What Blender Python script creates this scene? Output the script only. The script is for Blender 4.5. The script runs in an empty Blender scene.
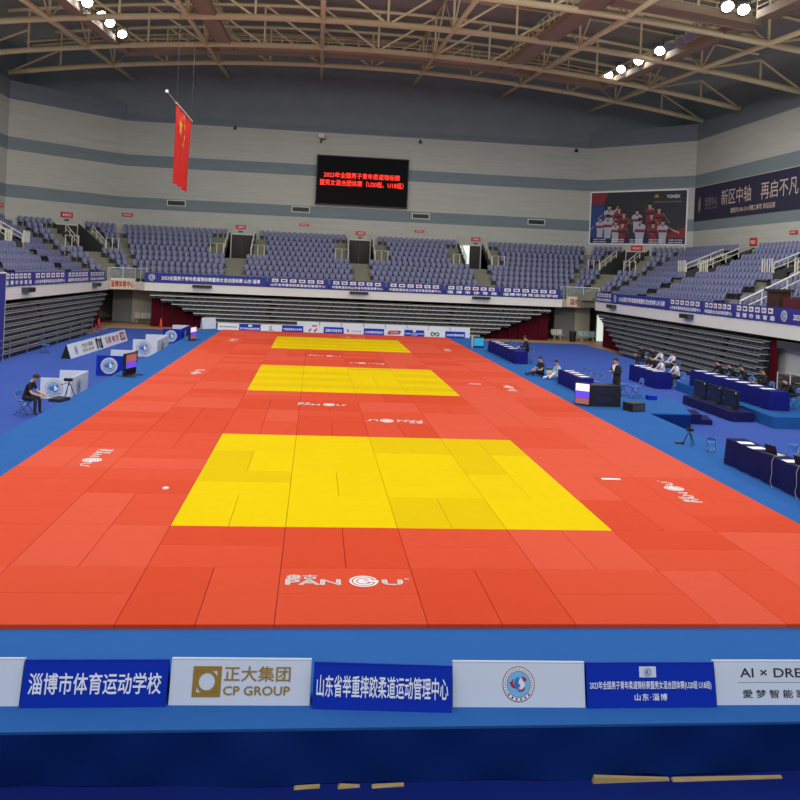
import bpy, math, random
from mathutils import Vector, Matrix, Quaternion
random.seed(7)
scn = bpy.context.scene
COL = scn.collection
PI = math.pi

# ------------------------------------------------------------------ materials
def lin(c):
    c = c / 255.0
    return c / 12.92 if c <= 0.04045 else ((c + 0.055) / 1.055) ** 2.4
def rgb(r, g, b): return (lin(r), lin(g), lin(b), 1.0)
MATS = {}
def mat(name, col, rough=0.6, metal=0.0, noise=0.0, scale=4.0, emit=0.0, bump=0.0, coat=0.0, stretch=None, spec=0.5):
    if name in MATS: return MATS[name]
    m = bpy.data.materials.new(name); m.use_nodes = True
    nt = m.node_tree; bs = nt.nodes['Principled BSDF']
    c = rgb(*col)
    bs.inputs['Base Color'].default_value = c
    bs.inputs['Roughness'].default_value = rough
    bs.inputs['Metallic'].default_value = metal
    bs.inputs['Specular IOR Level'].default_value = spec
    if emit:
        bs.inputs['Emission Color'].default_value = c
        bs.inputs['Emission Strength'].default_value = emit
    if noise or bump:
        tc = nt.nodes.new('ShaderNodeTexCoord'); nz = nt.nodes.new('ShaderNodeTexNoise')
        nz.inputs['Scale'].default_value = scale; nz.inputs['Detail'].default_value = 5
        if stretch:
            mp = nt.nodes.new('ShaderNodeMapping'); mp.inputs['Scale'].default_value = stretch
            nt.links.new(tc.outputs['Object'], mp.inputs['Vector']); nt.links.new(mp.outputs['Vector'], nz.inputs['Vector'])
        else:
            nt.links.new(tc.outputs['Object'], nz.inputs['Vector'])
        if noise:
            mx = nt.nodes.new('ShaderNodeMix'); mx.data_type = 'RGBA'
            mx.inputs['A'].default_value = tuple(min(1, v * (1 - noise)) for v in c[:3]) + (1,)
            mx.inputs['B'].default_value = tuple(min(1, v * (1 + noise)) for v in c[:3]) + (1,)
            nt.links.new(nz.outputs['Fac'], mx.inputs['Factor'])
            nt.links.new(mx.outputs['Result'], bs.inputs['Base Color'])
        if bump:
            bp = nt.nodes.new('ShaderNodeBump'); bp.inputs['Strength'].default_value = bump; bp.inputs['Distance'].default_value = 0.05
            nt.links.new(nz.outputs['Fac'], bp.inputs['Height']); nt.links.new(bp.outputs['Normal'], bs.inputs['Normal'])
    MATS[name] = m
    return m

def banded_wall(name, bands, base):
    """painted horizontal bands by world height: list of (z, colour) from below upwards"""
    m = bpy.data.materials.new(name); m.use_nodes = True
    nt = m.node_tree; bs = nt.nodes['Principled BSDF']; bs.inputs['Roughness'].default_value = 0.8
    bs.inputs['Specular IOR Level'].default_value = 0.2
    tc = nt.nodes.new('ShaderNodeTexCoord'); sx = nt.nodes.new('ShaderNodeSeparateXYZ')
    nt.links.new(tc.outputs['Object'], sx.inputs[0])
    mr = nt.nodes.new('ShaderNodeMapRange'); mr.inputs['From Min'].default_value = 0; mr.inputs['From Max'].default_value = 30
    nt.links.new(sx.outputs['Z'], mr.inputs['Value'])
    cr = nt.nodes.new('ShaderNodeValToRGB'); cr.color_ramp.interpolation = 'CONSTANT'
    els = cr.color_ramp.elements
    els[0].position = 0; els[0].color = rgb(*base)
    els[1].position = bands[0][0] / 30; els[1].color = rgb(*bands[0][1])
    for z, c in bands[1:]:
        e = els.new(z / 30); e.color = rgb(*c)
    nt.links.new(mr.outputs['Result'], cr.inputs['Fac'])
    nz = nt.nodes.new('ShaderNodeTexNoise'); nz.inputs['Scale'].default_value = 0.6; nz.inputs['Detail'].default_value = 6
    mp = nt.nodes.new('ShaderNodeMapping'); mp.inputs['Scale'].default_value = (0.6, 0.6, 5)
    nt.links.new(tc.outputs['Object'], mp.inputs['Vector']); nt.links.new(mp.outputs['Vector'], nz.inputs['Vector'])
    m2 = nt.nodes.new('ShaderNodeMapRange'); m2.inputs['To Min'].default_value = 0.86; m2.inputs['To Max'].default_value = 1.1
    nt.links.new(nz.outputs['Fac'], m2.inputs['Value'])
    # thin plank joints every 0.6 m
    ml = nt.nodes.new('ShaderNodeMath'); ml.operation = 'FRACT'; dv = nt.nodes.new('ShaderNodeMath'); dv.operation = 'DIVIDE'; dv.inputs[1].default_value = 0.62
    nt.links.new(sx.outputs['Z'], dv.inputs[0]); nt.links.new(dv.outputs[0], ml.inputs[0])
    gt = nt.nodes.new('ShaderNodeMath'); gt.operation = 'GREATER_THAN'; gt.inputs[1].default_value = 0.05; nt.links.new(ml.outputs[0], gt.inputs[0])
    m3 = nt.nodes.new('ShaderNodeMapRange'); m3.inputs['To Min'].default_value = 0.88; m3.inputs['To Max'].default_value = 1.0
    nt.links.new(gt.outputs[0], m3.inputs['Value'])
    mm = nt.nodes.new('ShaderNodeMath'); mm.operation = 'MULTIPLY'
    nt.links.new(m2.outputs['Result'], mm.inputs[0]); nt.links.new(m3.outputs['Result'], mm.inputs[1])
    sc = nt.nodes.new('ShaderNodeVectorMath'); sc.operation = 'SCALE'
    nt.links.new(cr.outputs['Color'], sc.inputs[0]); nt.links.new(mm.outputs[0], sc.inputs['Scale'])
    nt.links.new(sc.outputs['Vector'], bs.inputs['Base Color'])
    return m

LIGHTW, DARKW, UPPER = (184, 187, 178), (124, 138, 142), (118, 128, 136)
M_wall = banded_wall('painted_wall', [(9.13, DARKW), (10.18, LIGHTW), (12.95, DARKW), (14.05, LIGHTW), (17.1, UPPER)], LIGHTW)
M_upper = mat('upper_wall_paint', (128, 138, 142), 0.85, noise=0.12, scale=0.5, spec=0.2)
M_ceiling = mat('roof_sheet', (166, 168, 160), 0.8, noise=0.1, scale=1.2, stretch=(8, 0.3, 1))
M_red = [mat('red_vinyl_a', (206, 67, 34), 0.75, noise=0.05, scale=3, spec=0.12), mat('red_vinyl_b', (210, 73, 42), 0.75, noise=0.05, scale=3, spec=0.12), mat('red_vinyl_c', (214, 81, 54), 0.75, noise=0.05, scale=3, spec=0.12)]
M_yel = [mat('yellow_vinyl_a', (224, 193, 0), 0.75, noise=0.04, scale=3, spec=0.03), mat('yellow_vinyl_b', (226, 195, 0), 0.75, noise=0.04, scale=3, spec=0.03), mat('yellow_vinyl_c', (217, 185, 0), 0.75, noise=0.04, scale=3, spec=0.03)]
M_deck = mat('light_blue_carpet', (44, 96, 163), 0.95, noise=0.09, scale=1.5, bump=0.06, spec=0.1)
M_floor = mat('blue_carpet', (60, 86, 164), 0.95, noise=0.07, scale=0.8, spec=0.1)
M_wood = mat('court_wood', (176, 140, 100), 0.5, noise=0.15, scale=3, stretch=(0.3, 6, 1))
M_ply = mat('bare_plywood', (178, 150, 96), 0.7, noise=0.15, scale=6)
M_conc = mat('terrace_concrete', (128, 128, 112), 0.9, noise=0.12, scale=1.5, spec=0.2)
M_concd = mat('dark_parapet', (70, 72, 72), 0.9, noise=0.1, scale=2, spec=0.2)
M_fascia = mat('fascia_paint', (232, 230, 220), 0.7, noise=0.05, scale=1)
M_seat = mat('seat_plastic', (108, 112, 148), 0.45, noise=0.08, scale=0.7)
M_white = mat('white_print', (214, 220, 230), 0.5, noise=0.02, scale=2)
M_whiter = mat('white_edge', (236, 238, 240), 0.5)
M_bluep = mat('blue_print', (0, 46, 170), 0.55, noise=0.04, scale=2, spec=0.2)
M_bannerp = mat('banner_blue', (44, 50, 140), 0.6, noise=0.05, scale=1)
M_navy = mat('navy_velvet', (16, 22, 112), 0.8, noise=0.25, scale=3, spec=0.2)
M_navyd = mat('dark_navy_cloth', (18, 20, 78), 0.85, noise=0.2, scale=3, spec=0.2)
M_txtw = mat('white_letters', (240, 242, 246), 0.6)
M_txtk = mat('black_letters', (26, 26, 34), 0.6)
M_txtr = mat('red_letters', (176, 24, 34), 0.6)
M_gold = mat('gold_letters', (170, 132, 52), 0.4, metal=0.3, noise=0.1, scale=8)
M_tan = mat('champagne_letters', (206, 186, 172), 0.6)
M_grey_l = mat('grey_letters', (130, 128, 124), 0.6)
M_green = mat('green_print', (10, 96, 66), 0.6)
M_lblue = mat('sky_blue_print', (122, 186, 228), 0.6)
M_mblue = mat('mid_blue_print', (40, 116, 196), 0.6)
M_dred = mat('dark_red_print', (150, 24, 44), 0.6)
M_rail = mat('white_rail', (214, 212, 198), 0.5)
M_steel = mat('cream_steel', (228, 214, 170), 0.55, noise=0.06, scale=1)
M_catw = mat('catwalk_plate', (166, 146, 122), 0.7, noise=0.1, scale=2)
M_black = mat('black_plastic', (20, 20, 22), 0.5)
M_dgrey = mat('dark_grey_metal', (56, 58, 62), 0.6, noise=0.1, scale=3)
M_mgrey = mat('grey_metal', (208, 208, 200), 0.5, metal=0.0, noise=0.08, scale=2)
M_fold = mat('folded_seat_plastic', (54, 56, 68), 0.6, noise=0.1, scale=2)
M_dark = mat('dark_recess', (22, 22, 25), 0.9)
M_curt = mat('maroon_curtain', (78, 12, 28), 0.9, noise=0.2, scale=2, spec=0.1)
M_exit = mat('red_sign', (176, 22, 36), 0.5, emit=0.15)
M_greens = mat('green_sign', (30, 110, 80), 0.5)
M_flag = mat('red_flag_silk', (240, 34, 24), 0.6, noise=0.05, scale=1)
M_star = mat('yellow_star', (250, 216, 20), 0.6)
M_led = mat('led_panel_black', (12, 12, 14), 0.7, spec=0.15)
M_ledred = mat('led_red', (255, 44, 28), 0.5, emit=1.5)
M_chairb = mat('blue_chair_plastic', (40, 104, 190), 0.45)
M_chrome = mat('chair_tube', (150, 154, 160), 0.3, metal=0.8)
M_paper = mat('paper', (238, 238, 236), 0.7)
M_skin = mat('skin', (206, 158, 130), 0.6)
M_hair = mat('black_hair', (22, 18, 18), 0.6)
M_ctee = mat('black_cotton', (26, 26, 30), 0.9)
M_csuit = mat('black_suit', (30, 30, 38), 0.85)
M_cwhite = mat('white_shirt', (228, 230, 236), 0.85)
M_clblue = mat('light_blue_shirt', (150, 190, 220), 0.85)
M_ctrous = mat('dark_trousers', (34, 34, 42), 0.9)
M_shoe = mat('black_shoes', (20, 20, 20), 0.5)
M_orange = mat('orange_cone', (240, 96, 40), 0.5)
M_redc = mat('red_cone', (226, 34, 48), 0.5)
M_lamp = mat('lamp_glow', (255, 252, 244), 0.5, emit=28)
M_lampoff = mat('lamp_glass', (150, 152, 150), 0.2)
M_door = mat('door_brown_black', (44, 38, 38), 0.6)
M_lit = mat('lit_corridor', (226, 240, 228), 0.6, emit=0.8)
M_wood2 = mat('dark_wood', (62, 38, 32), 0.5, noise=0.15, scale=5)
M_maroon = mat('maroon_cloth', (86, 18, 32), 0.9)
M_navywall = mat('navy_banner', (40, 40, 66), 0.7, noise=0.05, scale=1)
M_postk = mat('poster_charcoal', (44, 46, 54), 0.6, noise=0.1, scale=1)
M_postr = mat('poster_red', (132, 40, 52), 0.6)
M_postb = mat('poster_blue', (40, 66, 128), 0.6)
M_posts = mat('poster_skin', (186, 150, 132), 0.6)
M_postw = mat('poster_white', (172, 176, 192), 0.6)
M_scrb = mat('screen_cyan', (40, 150, 190), 0.4, emit=0.5)
M_scrp = mat('screen_violet', (90, 70, 220), 0.4, emit=0.6)
M_scrw = mat('screen_white', (236, 226, 240), 0.4, emit=0.6)
M_scrr = mat('screen_red', (150, 90, 90), 0.4, emit=0.5)
M_teal = mat('teal_blue_carpet', (34, 88, 150), 0.95, noise=0.08, scale=2, spec=0.1)

# ------------------------------------------------------------------ mesh builder
class MB:
    def __init__(s): s.v = []; s.f = []; s.m = []; s.ms = []
    def mi(s, m):
        if m is None: return 0
        if m not in s.ms: s.ms.append(m)
        return s.ms.index(m)
    def add(s, vs, fs, m=None):
        b = len(s.v); k = s.mi(m)
        s.v += [tuple(p) for p in vs]
        for f in fs: s.f.append(tuple(b + i for i in f)); s.m.append(k)
        return s
    def box(s, x0, x1, y0, y1, z0, z1, m=None):
        return s.add([(x0,y0,z0),(x1,y0,z0),(x1,y1,z0),(x0,y1,z0),(x0,y0,z1),(x1,y0,z1),(x1,y1,z1),(x0,y1,z1)],
                     [(0,3,2,1),(4,5,6,7),(0,1,5,4),(1,2,6,5),(2,3,7,6),(3,0,4,7)], m)
    def prism(s, pts, z0, z1, m=None):
        n = len(pts)
        return s.add([(p[0],p[1],z0) for p in pts] + [(p[0],p[1],z1) for p in pts],
                     [tuple(range(n))[::-1], tuple(range(n, 2*n))] + [(i,(i+1)%n,n+(i+1)%n,n+i) for i in range(n)], m)
    def beam(s, a, b, w, h, m=None, up=(0,0,1)):
        a = Vector(a); b = Vector(b); d = (b-a).normalized(); u = Vector(up)
        if abs(d.dot(u)) > 0.99: u = Vector((1,0,0))
        r = d.cross(u).normalized()*w/2; u = r.cross(d).normalized()*h/2
        vs = [a-r-u,a+r-u,a+r+u,a-r+u,b-r-u,b+r-u,b+r+u,b-r+u]
        return s.add(vs, [(0,1,2,3),(7,6,5,4),(0,4,5,1),(1,5,6,2),(2,6,7,3),(3,7,4,0)], m)
    def tube(s, pts, r, n=8, m=None, cap=True):
        pts = [Vector(p) for p in pts]; rings = []; b = len(s.v); k = s.mi(m)
        ref = None
        for i, p in enumerate(pts):
            d = (pts[min(i+1,len(pts)-1)] - pts[max(i-1,0)]).normalized()
            if ref is None:
                ref = Vector((0,0,1)) if abs(d.z) < 0.9 else Vector((1,0,0))
            x = d.cross(ref).normalized(); y = d.cross(x).normalized()
            rr = r[i] if isinstance(r, (list, tuple)) else r
            for j in range(n):
                a = 2*PI*j/n; s.v.append(tuple(p + x*math.cos(a)*rr + y*math.sin(a)*rr))
        for i in range(len(pts)-1):
            for j in range(n):
                q = b+i*n
                s.f.append((q+j, q+(j+1)%n, q+n+(j+1)%n, q+n+j)); s.m.append(k)
        if cap:
            s.f.append(tuple(range(b, b+n))[::-1]); s.m.append(k)
            e = b+(len(pts)-1)*n; s.f.append(tuple(range(e, e+n))); s.m.append(k)
        return s
    def lathe(s, prof, n=12, m=None, c=(0,0,0)):
        b = len(s.v); k = s.mi(m)
        for r, z in prof:
            for j in range(n):
                a = 2*PI*j/n; s.v.append((c[0]+r*math.cos(a), c[1]+r*math.sin(a), c[2]+z))
        for i in range(len(prof)-1):
            for j in range(n):
                q = b+i*n; s.f.append((q+j, q+(j+1)%n, q+n+(j+1)%n, q+n+j)); s.m.append(k)
        s.f.append(tuple(range(b, b+n))[::-1]); s.m.append(k)
        e = b+(len(prof)-1)*n; s.f.append(tuple(range(e, e+n))); s.m.append(k)
        return s
    def mesh(s, name, m=None, smooth=False):
        me = bpy.data.meshes.new(name); me.from_pydata(s.v, [], s.f); me.update()
        for q in (s.ms or [m]): me.materials.append(q)
        if len(s.ms) > 1: me.polygons.foreach_set('material_index', s.m)
        if smooth: me.polygons.foreach_set('use_smooth', [True]*len(me.polygons))
        return me
    def obj(s, name, m=None, parent=None, smooth=False, mw=None):
        return link(name, s.mesh(name, m, smooth), parent, mw)

def link(name, me, parent=None, mw=None):
    o = bpy.data.objects.new(name, me); COL.objects.link(o)
    if parent is not None: o.parent = parent
    if mw is not None: o.matrix_basis = mw
    return o
def tag(o, label, cat, group=None, kind=None):
    o['label'] = label; o['category'] = cat
    if group: o['group'] = group
    if kind: o['kind'] = kind
    return o
def thing(name, label, cat, loc=(0,0,0), rz=0.0, group=None):
    o = bpy.data.objects.new(name, None); COL.objects.link(o)
    o.location = loc; o.rotation_euler = (0,0,rz)
    return tag(o, label, cat, group)
def struct(o, label=None):
    o['kind'] = 'structure'
    if label: o['label'] = label
    return o
def copy_tree(o, parent=None):
    c = o.copy(); COL.objects.link(c)
    if parent is not None: c.parent = parent
    for ch in o.children: copy_tree(ch, c)
    return c
ORD = ['', 'first','second','third','fourth','fifth','sixth','seventh','eighth','ninth','tenth','eleventh','twelfth','thirteenth','fourteenth','fifteenth','sixteenth','seventeenth','eighteenth','nineteenth','twentieth']
TENS = {2:'twenty',3:'thirty',4:'forty',5:'fifty',6:'sixty',7:'seventy'}
TENTH = {2:'twentieth',3:'thirtieth',4:'fortieth',5:'fiftieth',6:'sixtieth',7:'seventieth'}
def ordn(n):
    if n <= 20: return ORD[n]
    return TENTH[n//10] if n % 10 == 0 else TENS[n//10] + '-' + ORD[n % 10]

# ------------------------------------------------------------------ lettering
def frame(o, x, y):
    """matrix whose local X runs along x, Y along y, Z out of the surface"""
    x = Vector(x).normalized(); z = x.cross(Vector(y)).normalized(); y = z.cross(x)
    return Matrix(((x.x,y.x,z.x,o[0]),(x.y,y.y,z.y,o[1]),(x.z,y.z,z.z,o[2]),(0,0,0,1)))
TXT = {}
def text_mesh(s, w, h, m, bold=0.012, res=2, spacing=1.0):
    key = (s, round(w,3), round(h,3), m.name, bold, spacing)
    if key in TXT: return TXT[key]
    c = bpy.data.curves.new('lettering', 'FONT'); c.body = s; c.offset = 0; c.resolution_u = res; c.space_character = spacing
    o = bpy.data.objects.new('lettering', c); me = bpy.data.meshes.new_from_object(o)
    bpy.data.objects.remove(o); bpy.data.curves.remove(c)
    xs = [v.co.x for v in me.vertices]; ys = [v.co.y for v in me.vertices]
    x0, x1, y0, y1 = min(xs), max(xs), min(ys), max(ys)
    sx = w/(x1-x0); sy = h/(y1-y0)
    for v in me.vertices: v.co = ((v.co.x-(x0+x1)/2)*sx, (v.co.y-(y0+y1)/2)*sy, 0)
    if bold > 0.004:
        b = MB(); vv = [v.co.copy() for v in me.vertices]; ff = [tuple(p.vertices) for p in me.polygons]; e = bold*sx*1.1; ey = bold*sy*1.1
        for k, (dx, dy) in enumerate(((0,0),(-e,0),(e,0),(0,-ey),(0,ey))):
            b.add([(v.x+dx, v.y+dy, 0.0001*k) for v in vv], ff)
        me = b.mesh('lettering', m)
    me.materials.clear(); me.materials.append(m); me.name = 'lettering'
    TXT[key] = me
    return me
def put_text(parent, F, s, x, y, w, h, m, off=0.004, **k):
    """text centred at (x, y) of the surface frame F"""
    return link('lettering', text_mesh(s, w, h, m, **k), parent, F @ Matrix.Translation((x, y, off)))

def disc(mb, r, m, z=0, n=28, cx=0, cy=0, sx=1.0):
    mb.add([(cx+r*sx*math.cos(2*PI*i/n), cy+r*math.sin(2*PI*i/n), z) for i in range(n)], [tuple(range(n))], m)
def ring(mb, r0, r1, m, z=0, n=32, a0=0, a1=2*PI, cx=0, cy=0):
    vs = []; fs = []
    for i in range(n+1):
        a = a0+(a1-a0)*i/n
        vs += [(cx+r0*math.cos(a), cy+r0*math.sin(a), z), (cx+r1*math.cos(a), cy+r1*math.sin(a), z)]
    for i in range(n): fs.append((2*i, 2*i+1, 2*i+3, 2*i+2))
    mb.add(vs, fs, m)
def poly(mb, pts, m, z=0, s=1.0, cx=0, cy=0):
    mb.add([(cx+p[0]*s, cy+p[1]*s, z) for p in pts], [tuple(range(len(pts)))], m)
EMB = {}
def emblem_mesh(r, dz=0.002):
    """round sports association emblem: claret rim, white ring with small characters, pale blue centre with two fighters"""
    key = (r, dz)
    if key in EMB: return EMB[key]
    b = MB()
    disc(b, r, M_dred, 0, 40); disc(b, r*0.955, M_whiter, dz, 40); disc(b, r*0.74, M_lblue, dz*2, 40)
    ring(b, r*0.72, r*0.75, M_dred, dz*3, 40)
    for i in range(26):
        a = PI*(-0.18 + 1.36*i/25)
        x, y = r*0.85*math.cos(a), r*0.85*math.sin(a)
        t = Vector((-math.sin(a), math.cos(a), 0)); n = Vector((math.cos(a), math.sin(a), 0)); p = Vector((x, y, dz*3))
        b.add([p-t*r*.03-n*r*.05, p+t*r*.03-n*r*.05, p+t*r*.02+n*r*.05, p-t*r*.03+n*r*.05], [(0,1,2,3)], M_grey_l)
    for i in range(6):
        a = PI*(1.24 + 0.52*i/5)
        p = Vector((r*0.85*math.cos(a), r*0.85*math.sin(a), dz*3)); t = Vector((-math.sin(a), math.cos(a), 0)); n = Vector((math.cos(a), math.sin(a), 0))
        b.add([p-t*r*.05-n*r*.06, p+t*r*.05-n*r*.06, p+t*r*.05+n*r*.06, p-t*r*.05+n*r*.06], [(0,1,2,3)], M_txtk)
    poly(b, [(-.62,.12),(-.45,.14),(-.36,.3),(-.3,.28),(-.36,.06),(-.24,-.1),(-.12,-.22),(-.3,-.24),(-.48,-.12),(-.52,0)], M_txtr, dz*3, r)
    poly(b, [(.22,.46),(.34,.42),(.5,.28),(.42,.12),(.28,.2),(.24,.32)], M_txtr, dz*3, r)
    poly(b, [(-.1,-.3),(0,-.42),(.2,-.44),(.36,-.32),(.42,-.14),(.3,-.22),(.14,-.34),(0,-.3)], M_txtr, dz*3, r)
    poly(b, [(-.3,.1),(-.18,.34),(.02,.42),(.06,.28),(-.04,.1),(.0,-.1),(-.06,-.3),(-.2,-.24),(-.26,-.06)], M_mblue, dz*4, r)
    poly(b, [(.02,.28),(.16,.34),(.24,.2),(.38,.06),(.36,-.12),(.2,-.28),(.06,-.24),(.12,-.06),(0,.06)], M_whiter, dz*4, r)
    poly(b, [(-.02,.02),(.08,-.02),(.04,-.14),(-.04,-.12)], M_txtr, dz*5, r)
    EMB[key] = b.mesh('logo')
    return EMB[key]
def put_emblem(parent, F, x, y, r, off=0.004, dz=0.002):
    return link('logo', emblem_mesh(r, dz), parent, F @ Matrix.Translation((x, y, off)))

# ------------------------------------------------------------------ camera
CAM = Vector((-1.665, -10.6403, 4.6094)); YAW, ROLL, FPX, PY = 0.1025, 0.0437, 818.8, 271.7
cf = Vector((math.sin(YAW), math.cos(YAW), 0)); cr_ = Vector((math.cos(YAW), -math.sin(YAW), 0)); cu = Vector((0, 0, 1))
R2 = cr_*math.cos(ROLL) + cu*math.sin(ROLL); U2 = -cr_*math.sin(ROLL) + cu*math.cos(ROLL)
cam = bpy.data.cameras.new('camera'); camo = bpy.data.objects.new('camera', cam); COL.objects.link(camo)
cam.sensor_width = 36; cam.lens = FPX/800*36; cam.shift_y = -(400-PY)/800; cam.clip_end = 400
camo.matrix_world = Matrix(((R2.x,U2.x,-cf.x,CAM.x),(R2.y,U2.y,-cf.y,CAM.y),(R2.z,U2.z,-cf.z,CAM.z),(0,0,0,1)))
scn.camera = camo
def proj(p):
    q = Vector(p)-CAM; d = q.dot(cf)
    if d <= 0.1: return (-999, -999, d)
    return (400+FPX*q.dot(R2)/d, PY-FPX*q.dot(U2)/d, d)

# ------------------------------------------------------------------ setting: floor, platform, walls
FZ, PZ = -0.6, -0.06
struct(MB().box(-30,34,-14,67,-0.75,-0.612).obj('floor', M_wood))
struct(MB().box(-17.0,20.1,-1.9,53.6,-0.611,FZ).obj('floor_carpet', M_floor), 'royal blue carpet laid over the arena floor')
M_front = mat('dark_blue_carpet', (14, 32, 104), 0.95, noise=0.12, scale=1.2, spec=0.1)
struct(MB().box(-17.0,20.1,-14,-2.0,-0.611,FZ+0.002).obj('floor_front_carpet', M_front), 'dark navy carpet in front of the platform')

pl = thing('competition_platform', 'low stage covered in light blue carpet under all the judo mats', 'platform', (0,0,FZ))
MB().prism([(-9.6,-2.3),(10.4,-2.3),(10.4,17.6),(12.0,17.6),(12.9,20.6),(12.5,22.6),(10.4,22.6),(10.4,49.6),(-9.6,49.6)], 0.5, 0.54).obj('carpet', M_deck, pl)
sk = MB()
def drape(mb, a, b, z0, z1, seed=1, amp=0.03, nx=120, nz=8, hem=0.03):
    r = random.Random(seed); ph = [r.uniform(0,6.28) for _ in range(6)]
    a = Vector(a); b = Vector(b); d = b-a; n = Vector((d.y,-d.x,0)).normalized(); vs = []; fs = []
    for i in range(nx+1):
        u = i/nx; x = u*d.length
        w = math.sin(x*1.7+ph[0])*.6+math.sin(x*3.9+ph[1])*.4+math.sin(x*0.6+ph[2])*.8
        for j in range(nz+1):
            t = j/nz
            z = z1+(z0-z1)*t + ((hem(x) if callable(hem) else hem*max(0,math.sin(x*0.9+ph[3])+math.sin(x*2.3+ph[4])-.5)) if t == 1 else 0)
            p = a+d*u+n*(amp*w*t+0.02*math.sin(t*3.1)*math.sin(x*5.1+ph[5])); vs.append((p.x,p.y,z))
    for i in range(nx):
        for j in range(nz):
            q = i*(nz+1)+j; fs.append((q,q+1,q+nz+2,q+nz+1))
    mb.add(vs, fs)
M_skirt = mat('dark_blue_skirt', (8, 40, 104), 0.95, noise=0.14, scale=1.5, bump=0.08, spec=0.1)
def skirt_hem(x):
    x -= 9.6; h = .006+.006*math.sin(x*3.1)
    for a, b, m in ((1.42,2.25,.075),(2.25,3.5,.03),(-1.66,-1.4,.03),(-1.22,-1.0,.03),(-.88,-.55,.028),(-4.4,-4.0,.02),(5.2,6.3,.05)):
        if a < x < b: h = max(h, m*math.sin(PI*(x-a)/(b-a))**.5*(1-.5*(x-a)/(b-a)))
    return h
drape(sk, (-9.6,-2.34,0), (10.4,-2.34,0), 0.0, 0.535, 3, 0.035, 260, 8, skirt_hem)
sk.obj('front_skirt', M_skirt, pl, smooth=True)
MB().box(-9.58,10.38,-2.27,-2.24,0.0,0.5).obj('plywood_front', M_ply, pl)
for a, b, z0, z1 in ((1.42,2.25,.06,.02),(2.28,3.5,.02,.018),(-1.66,-1.4,.012,.022),(-1.22,-1.0,.024,.01),(-.88,-.55,.01,.02)):
    m_ = MB(); m_.add([(a,-2.44,0),(b,-2.42,0),(b,-2.38,0),(a,-2.38,0),(a+.02,-2.43,z0),(b,-2.415,z1),(b,-2.38,z1),(a+.02,-2.38,z0)], [(0,3,2,1),(4,5,6,7),(0,1,5,4),(1,2,6,5),(2,3,7,6),(3,0,4,7)])
    m_.obj('plywood_strip', M_ply, pl)
sd = MB()
for a, b in [((10.4,-2.3),(10.4,17.6)),((10.4,17.6),(12,17.6)),((12,17.6),(12.9,20.6)),((12.9,20.6),(12.5,22.6)),((12.5,22.6),(10.4,22.6)),((10.4,22.6),(10.4,49.6)),((10.4,49.6),(-9.6,49.6)),((-9.6,49.6),(-9.6,-2.3))]:
    sd.add([(a[0],a[1],0),(b[0],b[1],0),(b[0],b[1],.5),(a[0],a[1],.5)], [(0,1,2,3)])
sd.obj('side_skirt', M_skirt, pl)
st = thing('platform_steps', 'two dark blue carpeted steps beside the stage extension on the right', 'steps', (12.95,19.2,FZ), -0.28)
MB().box(-.35,.1,-.6,.6,0,.36).obj('step', M_navyd, st); MB().box(.1,.5,-.6,.6,0,.18).obj('step', M_navyd, st)

XL, XR, YB = -26.9, 31.2, 66.0
struct(MB().box(-19.4,24.1,YB,YB+.3,-0.9,17.6).obj('wall_back', M_wall))
def wall_seg(name, a, b, z0, z1, t, m):
    a = Vector(a+(0,)); b = Vector(b+(0,)); d = (b-a).normalized(); n = Vector((-d.y,d.x,0))*t
    return struct(MB().prism([(a.x,a.y),(b.x,b.y),((b+n).x,(b+n).y),((a+n).x,(a+n).y)], z0, z1).obj(name, m))
wall_seg('wall_back_left', (XL,58.6), (-19.4,YB), -0.9, 18.6, 0.3, M_wall)
wall_seg('wall_back_right', (24.1,YB), (XR,58.4), -0.9, 18.6, 0.3, M_wall)
wall_seg('wall_left', (XL,8), (XL,58.6), -0.9, 18.6, 0.3, M_wall)
wall_seg('wall_right', (XR,58.4), (XR,8), -0.9, 18.6, 0.3, M_wall)
struct(MB().box(-29,34,YB+.3,YB+.6,16,27).obj('wall_back_upper', M_upper))
struct(MB().box(-28.6,-28.4,8,YB+.5,17,26).obj('wall_left_upper', M_upper))
struct(MB().box(33.4,33.6,8,YB+.5,17,26).obj('wall_right_upper', M_upper))

# ------------------------------------------------------------------ upper stands
NR, RZ0, RH = 10, 2.75, 0.455
def vs_(i): return (0.9+0.91*i)/10
NOSKIP = 0
Lm = (Vector((-17.6,54.75)), Vector((XL,58.6))); Bl = (Vector((-15.2,56)), Vector((-19.4,66)))
Br = (Vector((18.9,56)), Vector((24.1,66))); Rm = (Vector((20.5,53.0)), Vector((XR,58.4)))
def lerp(ab, s): return ab[0]+(ab[1]-ab[0])*s
class Stand:
    def __init__(s, name, word, kind, doors): s.name, s.word, s.kind, s.doors = name, word, kind, doors
    def p(s, t, w):
        if s.kind == 'R': t = t*10/10.7 if t < 1 else t
        if s.kind == 'B': return Vector((w, 56+10*t))
        if s.kind == 'L': return Vector((-17.6+(XL+17.6)*t, w))
        if s.kind == 'R': return Vector((20.5+(XR-20.5)*t, w))
        a, b = s.ends(t); return (a+b)/2+(b-a).normalized()*w
    def ends(s, t):
        return (lerp(Lm,t), lerp(Bl,t)) if s.kind == 'CL' else (lerp(Br,t), lerp(Rm,t))
    def lim(s, t):
        if s.kind == 'B': return lerp(Bl,t).x, lerp(Br,t).x
        if s.kind == 'L': return 22.0, lerp(Lm,t).y
        if s.kind == 'R': return 16.0, lerp(Rm,t).y
        a, b = s.ends(t); h = (b-a).length/2; return -h, h
    def inward(s, t):
        if s.kind == 'B': return Vector((0,-1))
        if s.kind == 'L': return Vector((1,0))
        if s.kind == 'R': return Vector((-1,0))
        a, b = s.ends(t); d = (b-a).normalized(); return Vector((d.y,-d.x))
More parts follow.
